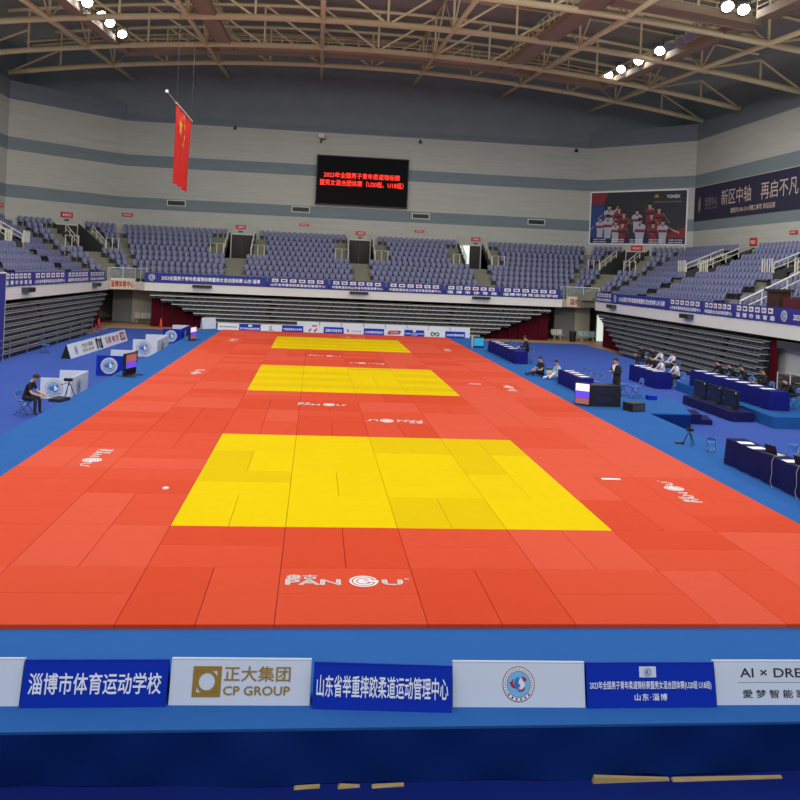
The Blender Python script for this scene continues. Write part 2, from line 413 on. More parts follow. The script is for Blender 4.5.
STANDS = [Stand('back','back stand','B',[-8.5,2.3,12.8]), Stand('left','left stand','L',[49.5,38.5]), Stand('right','right stand','R',[47.2,35.4,23.6]),
          Stand('back_left','left corner block','CL',[0]), Stand('back_right','right corner block','CR',[0])]
def cut(iv, a, b):
    out = []
    for x, y in iv:
        if b <= x or a >= y: out.append((x,y)); continue
        if a > x: out.append((x,a))
        if b < y: out.append((b,y))
    return out
SEATS = []
door_n = 0; rails_todo = []
for S in STANDS:
    mb = MB()
    def blk(t0, t1, w0, w1, z0, z1, w0b=None, w1b=None, m=M_conc):
        q = [S.p(t0,w0), S.p(t0,w1), S.p(t1, w1 if w1b is None else w1b), S.p(t1, w0 if w0b is None else w0b)]
        mb.prism([(v.x,v.y) for v in q], z0, z1, m)
    a0, a1 = S.lim(0); b0, b1 = S.lim(vs_(0))
    CORNER = S.kind in ('CL','CR')
    if not CORNER: blk(.028, vs_(0), a0, a1, 2.2, RZ0-.01, b0, b1)
    for i in range(1 if CORNER else 0, NR):
        t0, t1 = vs_(i), vs_(i+1); z = RZ0+RH*i
        (a0,a1), (b0,b1) = S.lim(t0), S.lim(t1)
        iv = [(a0,a1)]
        if i >= 5:
            for d in S.doors: iv = cut(iv, d-1.1, d+1.1)
        for (x,y) in iv:
            blk(t0, t1, x, y, 2.2, z, b0 if x == a0 else x, b1 if y == a1 else y)
        # stair half steps
        for d in S.doors:
            if i < 5: blk(t0-.045, t0, d-.65, d+.65, z-RH, z-RH/2)
            elif i < 9:
                for sg in (-1,1):
                    blk(t0-.045, t0, d+sg*1.25, d+sg*2.2, z-RH, z-RH/2)
        # seats
        tc = (t0+t1)/2; c0, c1 = S.lim(tc)
        iv = [(c0+.45, c1-.45)] if CORNER else ([(c0-.2, c1+.2)] if S.kind == 'B' else [(c0+.5, c1-.5)])
        for d in S.doors:
            if i < 5: iv = cut(iv, d-.7, d+.7)
            elif i < 9: iv = cut(iv, d-2.3, d+2.3)
            else: iv = cut(iv, d-1.3, d+1.3)
        n_in = S.inward(tc); rz = math.atan2(n_in.x, -n_in.y)
        for x, y in iv:
            n = int((y-x)/.5)
            if n < 1: continue
            pad = ((y-x)-n*.5)/2 + (.12 if i % 2 else -.12)*(n > 3)
            for k in range(n):
                q = S.p(tc+.012, x+pad+.25+.5*k)
                P = proj((q.x,q.y,z+.5))
                if S.kind == 'R' and i < 2 and q.y < 29.4: continue
                if -12 < P[0] < 812 and 180 < P[1] < 330: SEATS.append((P[2], S, i, (q.x,q.y,z), rz, P[0]))
    # vomitories
    for d in S.doors:
        zl = RZ0+RH*5
        blk(vs_(5), 1, d-1.1, d+1.1, 2.2, zl-.01)
        for sg in (-1,1):
            q0, q1 = S.p(vs_(5), d+sg*1.1), S.p(vs_(5), d+sg*1.22); r0, r1 = S.p(1, d+sg*1.1), S.p(1, d+sg*1.22)
            zt0, zt1 = zl+.35, zl+RH*5+.1
            mb.add([(q0.x,q0.y,zl-.3),(q1.x,q1.y,zl-.3),(r1.x,r1.y,zl-.3),(r0.x,r0.y,zl-.3),(q0.x,q0.y,zt0),(q1.x,q1.y,zt0),(r1.x,r1.y,zt1),(r0.x,r0.y,zt1)],
                   [(0,3,2,1),(4,5,6,7),(0,1,5,4),(1,2,6,5),(2,3,7,6),(3,0,4,7)], M_concd)
        # door leaf, in the rear wall
        door_n += 1
        nin = S.inward(1); c = S.p(1, d)+nin*.03; dx = Vector((-nin.y, nin.x))
        F = frame((c.x,c.y,zl), (dx.x,dx.y,0), (0,0,1))
        lit = (S.kind == 'B' and d > 10)
        dm = MB(); 
        dm.box(-1.05,-.97,0,2.2,-.02,.05, M_mgrey); dm.box(.97,1.05,0,2.2,-.02,.05, M_mgrey); dm.box(-1.05,1.05,2.2,2.27,-.02,.05, M_mgrey)
        dob = struct(dm.obj('door_%d' % door_n, None, None, False, F))
        if lit:
            MB().box(-.97,-.05,0.02,2.2,-.02,.005).obj('open_leaf_daylight', M_lit, dob)
            MB().box(-.05,.97,0.02,2.2,-.02,.03).obj('door_leaf', M_door, dob)
        else:
            MB().box(-.97,-.01,0.02,2.2,-.02,.03).obj('door_leaf', M_door, dob)
            MB().box(.01,.97,0.02,2.2,-.02,.03).obj('door_leaf', M_door, dob)
        rails_todo.append((S, d, zl))
    o = mb.obj('terrace_'+S.name, M_conc)
    struct(o, 'stepped concrete terrace of the '+S.word)

# guard rails and hand rails
def place(S, name, label, cat, group, t, w, z):
    q = S.p(t, w); n = S.inward(t)
    return thing(name, label, cat, (q.x,q.y,z), math.atan2(n.x,-n.y), group)
DW = {'B':['left','middle','right'], 'L':['far','near'], 'R':['far','near','nearest'], 'CL':[''], 'CR':['']}
for S, d, zl in rails_todo:
    dwn = DW[S.kind][S.doors.index(d)]
    for sg in (-1, 1):
        side = {'B':('left','right'),'CL':('left','right'),'CR':('left','right'),'L':('near','far'),'R':('near','far')}[S.kind][sg > 0]
        where = '%s of the %s doorway, %s' % (side, dwn, S.word) if dwn else '%s of the doorway, %s' % (side, S.word)
        if S.kind in 'LR': where = where.replace('near of','near side of').replace('far of','far side of')
        g = place(S, 'guard_rail', 'white tubular guard rail ' + where, 'guard rail', 'white guard rails in front of the side stairs', vs_(5)-.003, d+sg*1.75, zl)
        r = MB(); r.tube([(-.55,0,-.35),(-.55,0,1.22),(.55,0,1.22),(.55,0,-.35)], .05, 6); r.obj('frame', M_rail, g)
        bars = 1 if S.kind in ('B','CL','CR') else 3
        for k in range(bars):
            x = -.55+1.1*(k+1)/(bars+1); MB().tube([(x,0,-.35),(x,0,1.22)], .035, 6).obj('upright', M_rail, g)
        h = place(S, 'hand_rail', 'white sloping hand rail on parapet ' + where, 'hand rail', 'white hand rails beside the dark doorways', vs_(5), d+sg*1.16, zl)
        L = (S.p(1,d)-S.p(vs_(5),d)).length*(.9 if S.kind == 'B' else .55); sl = RH*5/((S.p(1,d)-S.p(vs_(5),d)).length)
        MB().tube([(0,.05,.3),(0,.05,.95),(0,L,.95+sl*L),(0,L,.3+sl*L)], .045, 6).obj('top_bar', M_rail, h)
        MB().tube([(0,.05,.62),(0,L,.62+sl*L)], .03, 6).obj('middle_bar', M_rail, h)
        for k in (1,2):
            y = L*k/3; MB().tube([(0,y,.3+sl*y),(0,y,.95+sl*y)], .035, 6).obj('post', M_rail, h)
# stair hand rail near the right-hand edge of the right stand
h = thing('hand_rail', 'long white hand rail climbing the stair behind the dark lectern', 'hand rail', (21.0,31.1,2.75))
MB().tube([(0,0,0),(0,0,.95),(4.4,0,3.2),(4.4,0,2.2)], .05, 6).obj('top_bar', M_rail, h); MB().tube([(0,0,.5),(4.4,0,2.75)], .035, 6).obj('middle_bar', M_rail, h)
for x in (1.2,2.6): MB().tube([(x,0,.5*x),(x,0,.95+.51*x)], .04, 6).obj('post', M_rail, h)

# ---- seats
def seat_builder():
    b = MB(); N = 6
    # back shell, gently dished
    rows = [(.10,.40),(.15,.62),(.19,.84)]
    for (y, z) in rows: pass
    vs = []; fs = []
    prof = [(-.14,.42,.13),(-.125,.55,.165),(-.09,.70,.215),(-.06,.79,.205),(-.03,.86,.13)]
    for k, (y, z, hw) in enumerate(prof):
        for j in range(N+1):
            u = -1+2*j/N; vs.append((u*hw, y+.14+.06*(1-u*u), z-.03*u*u))
    M = len(vs)
    for (x,y,z) in list(vs): vs.append((x, y+.035, z))
    for k in range(len(prof)-1):
        for j in range(N):
            q = k*(N+1)+j
            fs.append((q,q+1,q+N+2,q+N+1)); fs.append((M+q,M+q+N+1,M+q+N+2,M+q+1))
    top = (len(prof)-1)*(N+1)
    for j in range(N): fs.append((top+j,top+j+1,M+top+j+1,M+top+j))
    for k in range(len(prof)-1):
        q = k*(N+1); fs.append((q,q+N+1,M+q+N+1,M+q)); q += N; fs.append((q,M+q,M+q+N+1,q+N+1))
    b.add(vs, fs)
    # pan with a rolled front edge
    pv = [(-.17,.14),(-.195,-.14),(-.15,-.24),(.15,-.24),(.195,-.14),(.17,.14)]
    b.prism(pv, .40, .445)
    b.prism([(-.19,-.22),(.19,-.22),(.17,-.16),(-.17,-.16)], .34, .40)
    return b
sbm = seat_builder(); leg = MB().box(-.16,.16,.02,.12,0,.40)
seat_me = sbm.mesh('seat_shell', M_seat, True); leg_me = leg.mesh('pedestal', M_dgrey)
# one mesh per individual seat: shell and pedestal together, too small to show parts
sb2 = MB(); sb2.add(sbm.v, sbm.f, M_seat); sb2.add(leg.v, leg.f, M_dgrey); seat_one = sb2.mesh('stadium_seat')
SEATS.sort(key=lambda s: s[0])
near, rest = SEATS[:300], SEATS[300:]
cnt = {}
key = lambda s: (s[1].name, s[2])
rows = {}
for s in near: rows.setdefault(key(s), []).append(s)
for k, lst in rows.items():
    lst.sort(key=lambda s: s[0])
    for n, s in enumerate(lst):
        o = bpy.data.objects.new('stadium_seat', seat_one); COL.objects.link(o)
        o.location = s[3]; o.rotation_euler = (0,0,s[4])
        tag(o, 'blue-grey plastic seat, %s row of the %s, %s from its near end' % (ordn(s[2]+1), s[1].word, ordn(n+1)), 'seat', 'plastic seats of the %s, %s row' % (s[1].word, ordn(s[2]+1)))
big = MB()
for s in rest:
    c, sn = math.cos(s[4]), math.sin(s[4]); x0, y0, z0 = s[3]
    for bm_, m_ in ((sbm, M_seat), (leg, M_dgrey)):
        big.add([(x0+c*x-sn*y, y0+sn*x+c*y, z0+z) for x,y,z in bm_.v], bm_.f, m_)
tag(big.obj('stadium_seats'), 'rows of blue-grey plastic seats filling the far stands', 'seats', None, 'stuff')

# ---- fascia and corner sign panels
def fascia(name, a, b, z0=2.1, z1=2.75, t=.25):
    return wall_seg(name, a, b, z0, z1, t, M_fascia)
fascia('trim_1', (-15.1,56), (18.9,56)); fascia('trim_2', (-17.6,16), (-17.6,54.75)); fascia('trim_3', (20.5,52.4), (20.5,14))
fascia('trim_4', (-17.6,54.75), (-17.75,56.0)); fascia('trim_5', (-17.75,56.0), (-16.1,57.0), 2.1, 2.98); fascia('trim_6', (-16.1,57.0), (-15.1,56))
fascia('trim_7', (18.9,56), (19.7,57.2)); fascia('trim_8', (19.7,57.2), (22.3,56.2), 2.1, 2.98); fascia('trim_9', (22.3,56.2), (20.5,52.4))
def flat_sign(name, label, cat, a, b, z0, z1, m, group=None, off=.03):
    """panel standing on edge from a to b; returns (thing, surface frame with origin at its lower left corner)"""
    a = Vector((a[0],a[1],0)); b = Vector((b[0],b[1],0)); d = (b-a); W = d.length; d.normalize(); n = Vector((d.y,-d.x,0))
    o = a+n*off; t = thing(name, label, cat, (o.x,o.y,z0), 0, group)
    F = frame((0,0,0), d, (0,0,1))
    MB().box(0,W,0,z1-z0,-.02,0).obj('panel', m, t, False, F)
    return t, F, W
M_cream = mat('cream_sign', (214, 204, 182), 0.7)
t, F, W = flat_sign('corner_sign', 'cream sign with dark red characters on the left corner balcony', 'sign', (-17.75,56.0), (-16.1,57.0), 2.14, 2.95, M_cream)
put_text(t, F, '淄博体育中心', W/2, .4, W*.96, .52, M_txtr, bold=.03)
t, F, W = flat_sign('corner_sign', 'cream sign with dark red characters on the right corner balcony', 'sign', (19.7,57.2), (22.3,56.2), 2.14, 2.95, M_cream)
put_text(t, F, '淄博体育中心', W/2+.1, .4, W*.9, .52, M_txtr, bold=.03)
for nm, pts, wd in (('balcony_rail', [(-17.7,55.0),(-17.8,56.2),(-16.1,57.2),(-15.0,56.15)], 'left'), ('balcony_rail', [(18.8,56.15),(19.7,57.4),(22.3,56.4),(21.3,53.9)], 'right')):
    t = thing(nm, 'glazed steel railing above the cream sign in the %s corner' % wd, 'railing', (pts[0][0],pts[0][1],2.75))
    o = pts[0]; L = [(x-o[0],y-o[1]) for x,y in pts]
    zz = .25
    MB().tube([(x,y,1.05) for x,y in L], .04, 6).obj('top_bar', M_mgrey, t)
    for i in range(3):
        (x0,y0),(x1,y1) = L[i], L[i+1]
        for k in range(3):
            u = k/2
            if i and k == 0: continue
            MB().tube([(x0+(x1-x0)*u,y0+(y1-y0)*u,0),(x0+(x1-x0)*u,y0+(y1-y0)*u,1.05)], .03, 6).obj('post', M_mgrey, t)
        M_glass = mat('rail_glass', (214,224,220), 0.12); M_glass.node_tree.nodes['Principled BSDF'].inputs['Transmission Weight'].default_value = .8
        MB().beam((x0,y0,.6),(x1,y1,.6),.015,.7).obj('glass_panel', M_glass, t)

# ---- blue banners along the stand fronts
LONG = '2023全国男子青年柔道锦标赛暨男女混合团体赛 山东·淄博'
T1 = '山东省举重摔跤柔道运动管理中心'; T2 = '中国柔道协会山东省体育局竞赛中心'; T3 = '淄博市体育局'; T4 = '淄博市体育运动学校'
def banner(label, a, b, text, logos, z0=2.78, z1=3.55, tf=.9):
    t, F, W = flat_sign('sponsor_banner', label, 'banner', a, b, z0, z1, M_bannerp, 'blue banners along the stand fronts', .04)
    H = z1-z0
    if logos:
        g = [(M_whiter,M_grey_l),(M_whiter,M_txtk),(M_whiter,M_gold),(M_whiter,M_txtr),(M_whiter,M_grey_l),(M_txtw,M_txtr)]
        for k in range(6):
            lw = W*.105; x = W*(.09+.148*k)+W*.03
            pm = MB(); pm.add([(x-lw/2,H*.56,.012),(x+lw/2,H*.56,.012),(x+lw/2,H*.9,.012),(x-lw/2,H*.9,.012)],[(0,1,2,3)], g[k][0])
            pm.add([(x-lw*.3,H*.66,.024),(x+lw*.3,H*.66,.024),(x+lw*.26,H*.8,.024),(x-lw*.34,H*.8,.024)],[(0,1,2,3)], g[k][1])
            pm.obj('logo_plate', None, t, False, F)
        put_text(t, F, text, W/2, H*.28, W*tf, H*.3 if len(text) < 12 else H*.26, M_txtw, .015, bold=.025, spacing=1.9 if len(text) < 8 else 1.1)
    else:
        put_emblem(t, F, H*.72 if W > 6 else W*.3, H*.5, H*.36, .012, .01)
        put_text(t, F, text, W/2+H*.5, H*.5, W-H*2.4, H*.42, M_txtw, .015, bold=.025)
    return t
bx = [-15.15,-5.5,-.55,4.1,8.9,13.55,18.8]
bt = [(LONG,0),(T1,1),(T2,1),(T2,1),(T3,1),(T4,1)]
bw = ['long blue banner with emblem and championship title on the back stand','blue banner just right of the long title banner on the back stand','blue banner below the middle doorway stairs of the back stand','blue banner second right of the middle stairs, back stand','blue banner below the right doorway stairs of the back stand','blue banner at the right end of the back stand']
for i in range(6): banner(bw[i], (bx[i]+.04,56), (bx[i+1]-.04,56), bt[i][0], bt[i][1])
ly = [33.2,37.6,43.9,49.2,53.6]; lt = [T3,T1,T4,T2]; lw_ = ['nearest','second','third','farthest']
for i in range(4): banner('blue banner with six logo boxes, %s along the left stand' % lw_[i], (-17.6,ly[i]+.03), (-17.6,ly[i+1]-.03), lt[i], 1)
ry = [52.2,48.6,38.8,34.2,30.7,26.6,18]; rt = [(T2,1),(LONG,0),(T1,1),(T2,1),(T3,1),(LONG,0)]
rw = ['blue logo banner at the far end of the right stand','long blue banner with emblem and title on the right stand','blue logo banner just nearer than the long title banner, right stand','blue logo banner below the right stand, third of its logo banners','blue logo banner with widely spaced characters on the right stand','blue emblem banner cut off by the right edge of the picture']
for i in range(6): banner(rw[i], (20.5,ry[i]-.03), (20.5,ry[i+1]+.03), rt[i][0], rt[i][1])

# small dark boxes under the banners
for x, wd in ((-10.6,'left'),(1.9,'middle'),(12.0,'right')):
    t = thing('fascia_lamp', 'dark flat lamp box under the banners, %s one on the back stand' % wd, 'lamp box', (x,55.9,2.62), 0, 'dark lamp boxes on the stand fascias')
    MB().box(-.75,.75,-.25,.12,-.1,.08).obj('housing', M_dgrey, t); MB().box(-.68,.68,-.26,-.25,-.07,.05).obj('lens', M_black, t)
for y, wd in ((36.6,'near'),(50.8,'far')):
    t = thing('fascia_lamp', 'dark flat lamp box under the banners, %s one on the left stand' % wd, 'lamp box', (-17.5,y,2.6), PI/2, 'dark lamp boxes on the stand fascias')
    MB().box(-.6,.6,-.25,.12,-.16,.1).obj('housing', M_dgrey, t); MB().box(-.54,.54,-.26,-.25,-.12,.06).obj('lens', M_black, t)
for y, wd in ((48.4,'far'),(36.0,'near')):
    t = thing('fascia_lamp', 'dark flat lamp box under the banners, %s one on the right stand' % wd, 'lamp box', (20.4,y,2.6), -PI/2, 'dark lamp boxes on the stand fascias')
    MB().box(-.6,.6,-.25,.12,-.16,.1).obj('housing', M_dgrey, t); MB().box(-.54,.54,-.26,-.25,-.12,.06).obj('lens', M_black, t)

M_ledge2 = mat('worn_grey_metal', (156,157,158), 0.6, noise=0.1, scale=2)  # darker grey for the side bleacher ledges than for the back ones
# ---- retracted bleachers below
def bleacher(name, label, T, ends, depth=1.6, lmat=None):
    """T maps (along, out, z) -> world; ends: list of (a, b) per row, top first"""
    t = thing(name, label, 'bleachers', (0,0,0))
    nr = len(ends)
    bd = MB()
    for k, (a, b) in enumerate(ends):
        z1 = 1.98-.32*k; f = -.09*k
        def bx_(mb, x0, x1, y0, y1, z0, z1_, m=None):
            vs = [T(x,y,z) for z in (z0,z1_) for x,y in ((x0,y0),(x1,y0),(x1,y1),(x0,y1))]
            mb.add(vs, [(0,3,2,1),(4,5,6,7),(0,1,5,4),(1,2,6,5),(2,3,7,6),(3,0,4,7)], m)
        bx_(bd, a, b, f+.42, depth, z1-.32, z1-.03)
        lm = MB(); bx_(lm, a, b, f, f+.6, z1-.055, z1); bx_(lm, a, b, f, f+.03, z1-.12, z1); lm.obj('ledge', lmat or M_mgrey, t)
        sm = MB(); n = int((b-a)/.5)
        for i in range(n):
            x = a+.05+i*.5
            if int((x+100)/7.3) != int((x+.5+100)/7.3): continue
            bx_(sm, x, x+.4, f+.09, f+.36, z1-.29, z1-.115, M_fold)
        o = sm.obj('folded_seats', M_fold, t); o['kind'] = 'stuff'
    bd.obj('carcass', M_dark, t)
    return t
def curtains(T, ends, side, word, group, z_b=-.58, last=2.0):
    n = 0
    for k in range(len(ends)-1):
        a = ends[k][side]; b = ends[k+1][side]
        zt = 1.98-.32*k-.35; mb = MB(); N = 10; vs = []; fs = []
        for i in range(N+1):
            u = a+(b-a)*(.04+.92*i/N); o = .55+.05*math.sin(i*2.1)
            vs += [T(u,o,z_b), T(u,o,zt), T(u,o+.03,z_b), T(u,o+.03,zt)]
        for i in range(N):
            q = 4*i; fs += [(q,q+4,q+5,q+1),(q+2,q+3,q+7,q+6),(q+1,q+5,q+7,q+3)]
        mb.add(vs, fs)
        n += 1
        tag(mb.obj('curtain', M_curt, None, True), 'maroon curtain under the bleacher steps, %s from the %s' % (ordn(n), word), 'curtain', group)
        if abs(b-a) < .05: break
TB = lambda u, o, z: (u, 55.75+o, z)
eb = [(-14.6+.86*k, 17.9-.86*k) for k in range(8)]
bleacher('retractable_bleachers', 'folded grey retractable bleachers under the back stand', TB, eb)
curtains(TB, eb, 0, 'left end of the back bleachers', 'curtains at the left end of the back bleachers'); curtains(TB, eb, 1, 'right end of the back bleachers', 'curtains at the right end of the back bleachers')
TL = lambda u, o, z: (-17.5-o, u, z)
el = [(24.0, 54.2-1.0*k) for k in range(8)]
bleacher('retractable_bleachers', 'folded grey retractable bleachers under the left stand', TL, el, 1.6, M_ledge2); curtains(TL, el, 1, 'far end of the left bleachers', 'curtains at the end of the left bleachers')
TR = lambda u, o, z: (20.45+o, u, z)
er = [(27.7, 51.8-.95*k) for k in range(8)]
bleacher('retractable_bleachers', 'folded grey retractable bleachers under the right stand', TR, er, .9, M_ledge2); curtains(TR, er, 1, 'far end of the right bleachers', 'curtains at the far end of the right bleachers')
cm = MB(); vs = []; fs = []
for i in range(9):
    u = 27.6-.8*i/8; o = .3+.06*math.sin(i*2.2); vs += [TR(u,o,-.58), TR(u,o,2.05)]
for i in range(8): fs.append((2*i,2*i+2,2*i+3,2*i+1))
cm.add(vs, fs); tag(cm.obj('curtain', M_curt, None, True), 'maroon curtain at the near end of the right bleachers beside the grey wall', 'curtain')
# rooms below the corners
struct(MB().box(21.1,21.3,14,27.5,-.6,1.75).obj('wall_right_lower', mat('lower_wall', (206,208,204), .8)))
struct(MB().box(20.55,21.3,14,26.7,1.75,2.1).obj('trim_10', M_dgrey))
struct(MB().box(-16.9,-12.5,60.2,60.4,-.6,2.2).obj('wall_left_corner', mat('beige_wall', (196,190,172), .8)))
struct(MB().box(-18.5,-16.9,60.25,60.4,-.6,2.2).obj('wall_left_corner_grey', mat('grey_panel', (130,132,128), .8)))
struct(MB().box(19.2,21.0,59.0,59.2,-.6,2.2).obj('wall_right_corner_grey', MATS['grey_panel']))
struct(MB().box(21.0,22.35,58.9,59.2,-.6,2.2).obj('wall_right_corner', MATS['beige_wall']))
d = struct(MB().box(22.5,23.2,57.6,57.7,-.6,1.75).obj('door_20', M_mgrey)); MB().box(22.55,23.15,57.58,57.6,-.6,1.7).obj('daylight', M_lit, d)

# ------------------------------------------------------------------ things on the walls
def wall_sign(label, x, z, w=.9, h=.32, lower=False):
    t = thing('exit_sign', label, 'sign', (x,YB-.04,z), 0, 'red signs on the back wall')
    F = frame((0,0,0),(1,0,0),(0,0,1))
    MB().box(-w/2,w/2,-h/2,h/2,-.03,.02).obj('panel', M_exit, t, False, F); put_text(t, F, '安全出口' if h < .33 else '二层出口', 0, 0, w*.7, h*.5, M_txtw, .025)
    if lower: MB().box(-.2,.2,-h/2-.3,-h/2-.14,-.03,.02).obj('green_plate', M_greens, t, False, F)
wall_sign('small red wall sign left of the left doorway of the back stand', -19.0+.1, 8.55, .95)
wall_sign('red sign above the left doorway of the back stand', -8.7, 7.93, .9, .36, True)
wall_sign('small red wall sign between the left and middle doorways', -2.9, 8.45, .9, .2)
wall_sign('red sign above the middle doorway of the back stand', 2.35, 7.9, .9, .36, True)
wall_sign('small red wall sign between the middle and right doorways', 7.9, 8.36, .9, .2)
wall_sign('red sign above the half-lit right doorway of the back stand', 13.3, 7.86, .9, .36, True)
def oblique_sign(label, S, w, z, ww=.95, h=.36, lower=False):
    q = S.p(1, w); n = S.inward(1); q = q+n*.04; dx = Vector((-n.y,n.x,0))
    t = thing('exit_sign', label, 'sign', (q.x,q.y,z)); F = frame((0,0,0), dx, (0,0,1))
    MB().box(-ww/2,ww/2,-h/2,h/2,-.03,.02).obj('panel', M_exit, t, False, F); put_text(t, F, '安全出口', 0, 0, ww*.7, h*.5, M_txtw, .025)
    if lower: MB().box(-.2,.2,-h/2-.3,-h/2-.14,-.03,.02).obj('green_plate', M_greens, t, False, F)
oblique_sign('red sign above the dark doorway in the left corner', STANDS[3], 0, 8.1, 1.1, .45, True)
oblique_sign('red sign above the dark doorway in the right corner', STANDS[4], 0, 7.58, 1.1, .45, True)
oblique_sign('red sign above the far doorway of the right stand', STANDS[2], 49.3-1.0, 7.9, 1.0, .6, True)
oblique_sign('small red sign high on the right wall below the navy wall banner', STANDS[2], 43.1, 8.4, .95, .26)
oblique_sign('small red sign high on the left wall near the picture edge', STANDS[1], 57.7, 8.4, .95, .3)
for x, wd in ((-14.6,'leftmost'),(-3.3,'second from left'),(7.95,'third from left'),(19.1,'rightmost')):
    t = thing('wall_vent', 'dark framed ventilation grille on the back wall, %s of four' % wd, 'vent', (x,YB-.03,9.78 if x > 0 else 9.84), 0, 'ventilation grilles on the back wall')
    MB().box(-.85,.85,-.02,.03,-.28,.28).obj('frame', M_mgrey, t); MB().box(-.76,.76,-.03,-.02,-.2,.2).obj('backing', M_black, t)
    gm = MB()
    for k in range(4): gm.box(-.76,.76,-.05,-.03,-.16+.1*k,-.13+.1*k)
    gm.obj('grille', M_dgrey, t)
# LED board
t = thing('led_board', 'black electronic board with two lines of red characters on the back wall', 'display board', (2.3,YB-.06,12.7)); F = frame((0,0,0),(1,0,0),(0,0,1))
MB().box(-4.22,4.22,-2.25,2.25,-.05,.25).obj('cabinet', M_led, t, False, F)
fm = MB()
for x0,x1,y0,y1 in ((-4.3,4.3,2.22,2.3),(-4.3,4.3,-2.3,-2.22),(-4.3,-4.22,-2.3,2.3),(4.22,4.3,-2.3,2.3)): fm.box(x0,x1,y0,y1,-.05,.3)
fm.obj('frame', M_black, t, False, F)
put_text(t, F, '2023年全国男子青年柔道锦标赛', -.05, .5, 7.1, .52, M_ledred, .27, bold=.01)
put_text(t, F, '暨男女混合团体赛（U20组、U18组）', -.05, -.22, 7.8, .55, M_ledred, .27, bold=.01)
t = thing('security_camera', 'small white camera on a bracket above the electronic board', 'camera', (-1.7,YB-.1,16.45))
MB().box(-.25,.25,-.5,0,.1,.45).obj('body', M_rail, t); MB().tube([(0,0,0),(0,-.2,-.35)],.06,6).obj('bracket', M_black, t); MB().tube([(0,-.2,-.1),(.5,-.25,.05)],.04,6).obj('arm', M_black, t)
for x, z, wd in ((-9.6,17.0,'left'),(7.6,16.75,'middle'),(22.7,16.8,'right')):
    t = thing('wall_lamp', 'tiny dark lamp at the top of the pale wall band, %s one' % wd, 'lamp', (x,YB-.02,z), 0, 'tiny lamps on the back wall')
    MB().box(-.14,.14,-.2,0,-.12,.12).obj('head', M_black, t); MB().box(-.05,.05,-.1,0,.12,.25).obj('bracket', M_black, t)

# poster with athletes on the right corner wall
a = Vector((24.15,65.94)); b = Vector((31.0,58.62))
dirp = (b-a).normalized(); a2 = a+dirp*.35; b2 = a+dirp*9.65
t, F, W = flat_sign('team_poster', 'large dark poster of a sports team on the right corner wall', 'poster', a2, b2, 8.0, 12.8, M_postk, None, .06)
H = 4.8
pm = MB(); pm.box(-.12,0,-.06,H+.06,-.03,.03); pm.box(W,W+.12,-.06,H+.06,-.03,.03); pm.box(0,W,-.12,0,-.03,.03); pm.box(0,W,H,H+.12,-.03,.03); pm.obj('frame', M_whiter, t, False, F)
bg = MB()
poly(bg, [(0,.55),(2.2,.55),(1.3,3.7),(0,3.7)], M_postb, .01); poly(bg, [(0,3.7),(1.3,3.7),(1.75,H),(0,H)], M_postr, .01); poly(bg, [(W-2.4,.55),(W,.55),(W,1.5),(W-1,1.2)], M_postr, .01)
poly(bg, [(0,0),(W,0),(W,.5),(0,.5)], mat('poster_navy', (30,34,84), .6), .012)
bg.obj('background_print', None, t, False, F)
rr = random.Random(5); fig = MB()
def figure(x, y, s, shirt, arm):
    poly(fig, [(-.26,-1.05),(.26,-1.05),(.28,-.5),(.36,-.1),(.42,.22),(.2,.34),(-.2,.34),(-.42,.22),(-.36,-.1),(-.28,-.5)], shirt, .02+.002*len(fig.f)/40, s, x, y)
    poly(fig, [(-.1,.3),(.1,.3),(.1,.42),(-.1,.42)], M_posts, .024+.002*len(fig.f)/40, s, x, y)
    disc(fig, .17*s, M_posts, .026+.002*len(fig.f)/40, 12, x, y+.55*s, .85)
    poly(fig, [(-.16,.58),(.16,.58),(.13,.72),(0,.77),(-.13,.72)], M_hair, .028+.002*len(fig.f)/40, s, x, y)
    poly(fig, [(-.1,.34),(.0,.14),(.1,.34)], M_postb if shirt is M_postw else M_postw, .03+.002*len(fig.f)/40, s, x, y); poly(fig, [(-.36,-.02),(.36,-.02),(.33,-.22),(-.33,-.22)], M_postr if shirt is M_postw else M_postk, .03+.002*len(fig.f)/40, s, x, y)
    for sg in (-1,1):
        ax, ay = arm if sg > 0 else (-arm[1]*.6-.2, arm[0]*.2-.4)
        poly(fig, [(sg*.3,.26),(sg*.42,.14),(sg*.42+ax*.5,.0+ay*.5),(ax*1.0+sg*.42,ay),(ax+sg*.36,ay+.14),(sg*.34+ax*.4,.16+ay*.4)], M_posts if sg > 0 else shirt, .022+.002*len(fig.f)/40, s, x, y)
for x, y, s, sh, ar in [(1.9,2.7,1.1,M_postw,(.3,.5)),(2.9,2.6,.9,M_postr,(.2,-.4)),(5.9,2.9,.95,M_postr,(-.4,.4)),(6.8,2.5,.95,M_postr,(.5,-.6)),(4.7,2.3,1.0,M_postw,(-.4,.3)),(3.4,2.1,.95,M_postr,(.3,-.3)),(6.1,2.0,.9,M_postr,(.3,-.3)),(1.0,1.7,.9,M_postw,(-.2,.5)),(1.8,1.8,1.05,M_postw,(.3,.3)),(2.6,1.3,.95,M_postw,(.2,-.3)),(3.3,1.2,.9,M_postr,(.2,-.3)),(5.0,1.35,1.15,M_postw,(.5,-.4)),(6.3,1.2,.95,M_postr,(.3,-.4)),(7.2,1.3,1.0,M_postw,(.9,-.3))]:
    figure(x, y, s*1.2, sh, ar)
fig.obj('team_print', None, t, False, F)
put_text(t, F, 'YONEX', W*.87, H-.52, 1.25, .3, M_txtw, .03); put_text(t, F, '中国国家羽毛球队官方赞助商', W*.81, H-1.0, 2.6, .14, M_grey_l, .03)
tri = MB(); poly(tri, [(-.25,-.15),(.25,-.15),(.1,.18),(0,.08),(-.06,.18)], M_gold, .03, 1, W*.7, H-.45); tri.obj('logo', None, t, False, F)
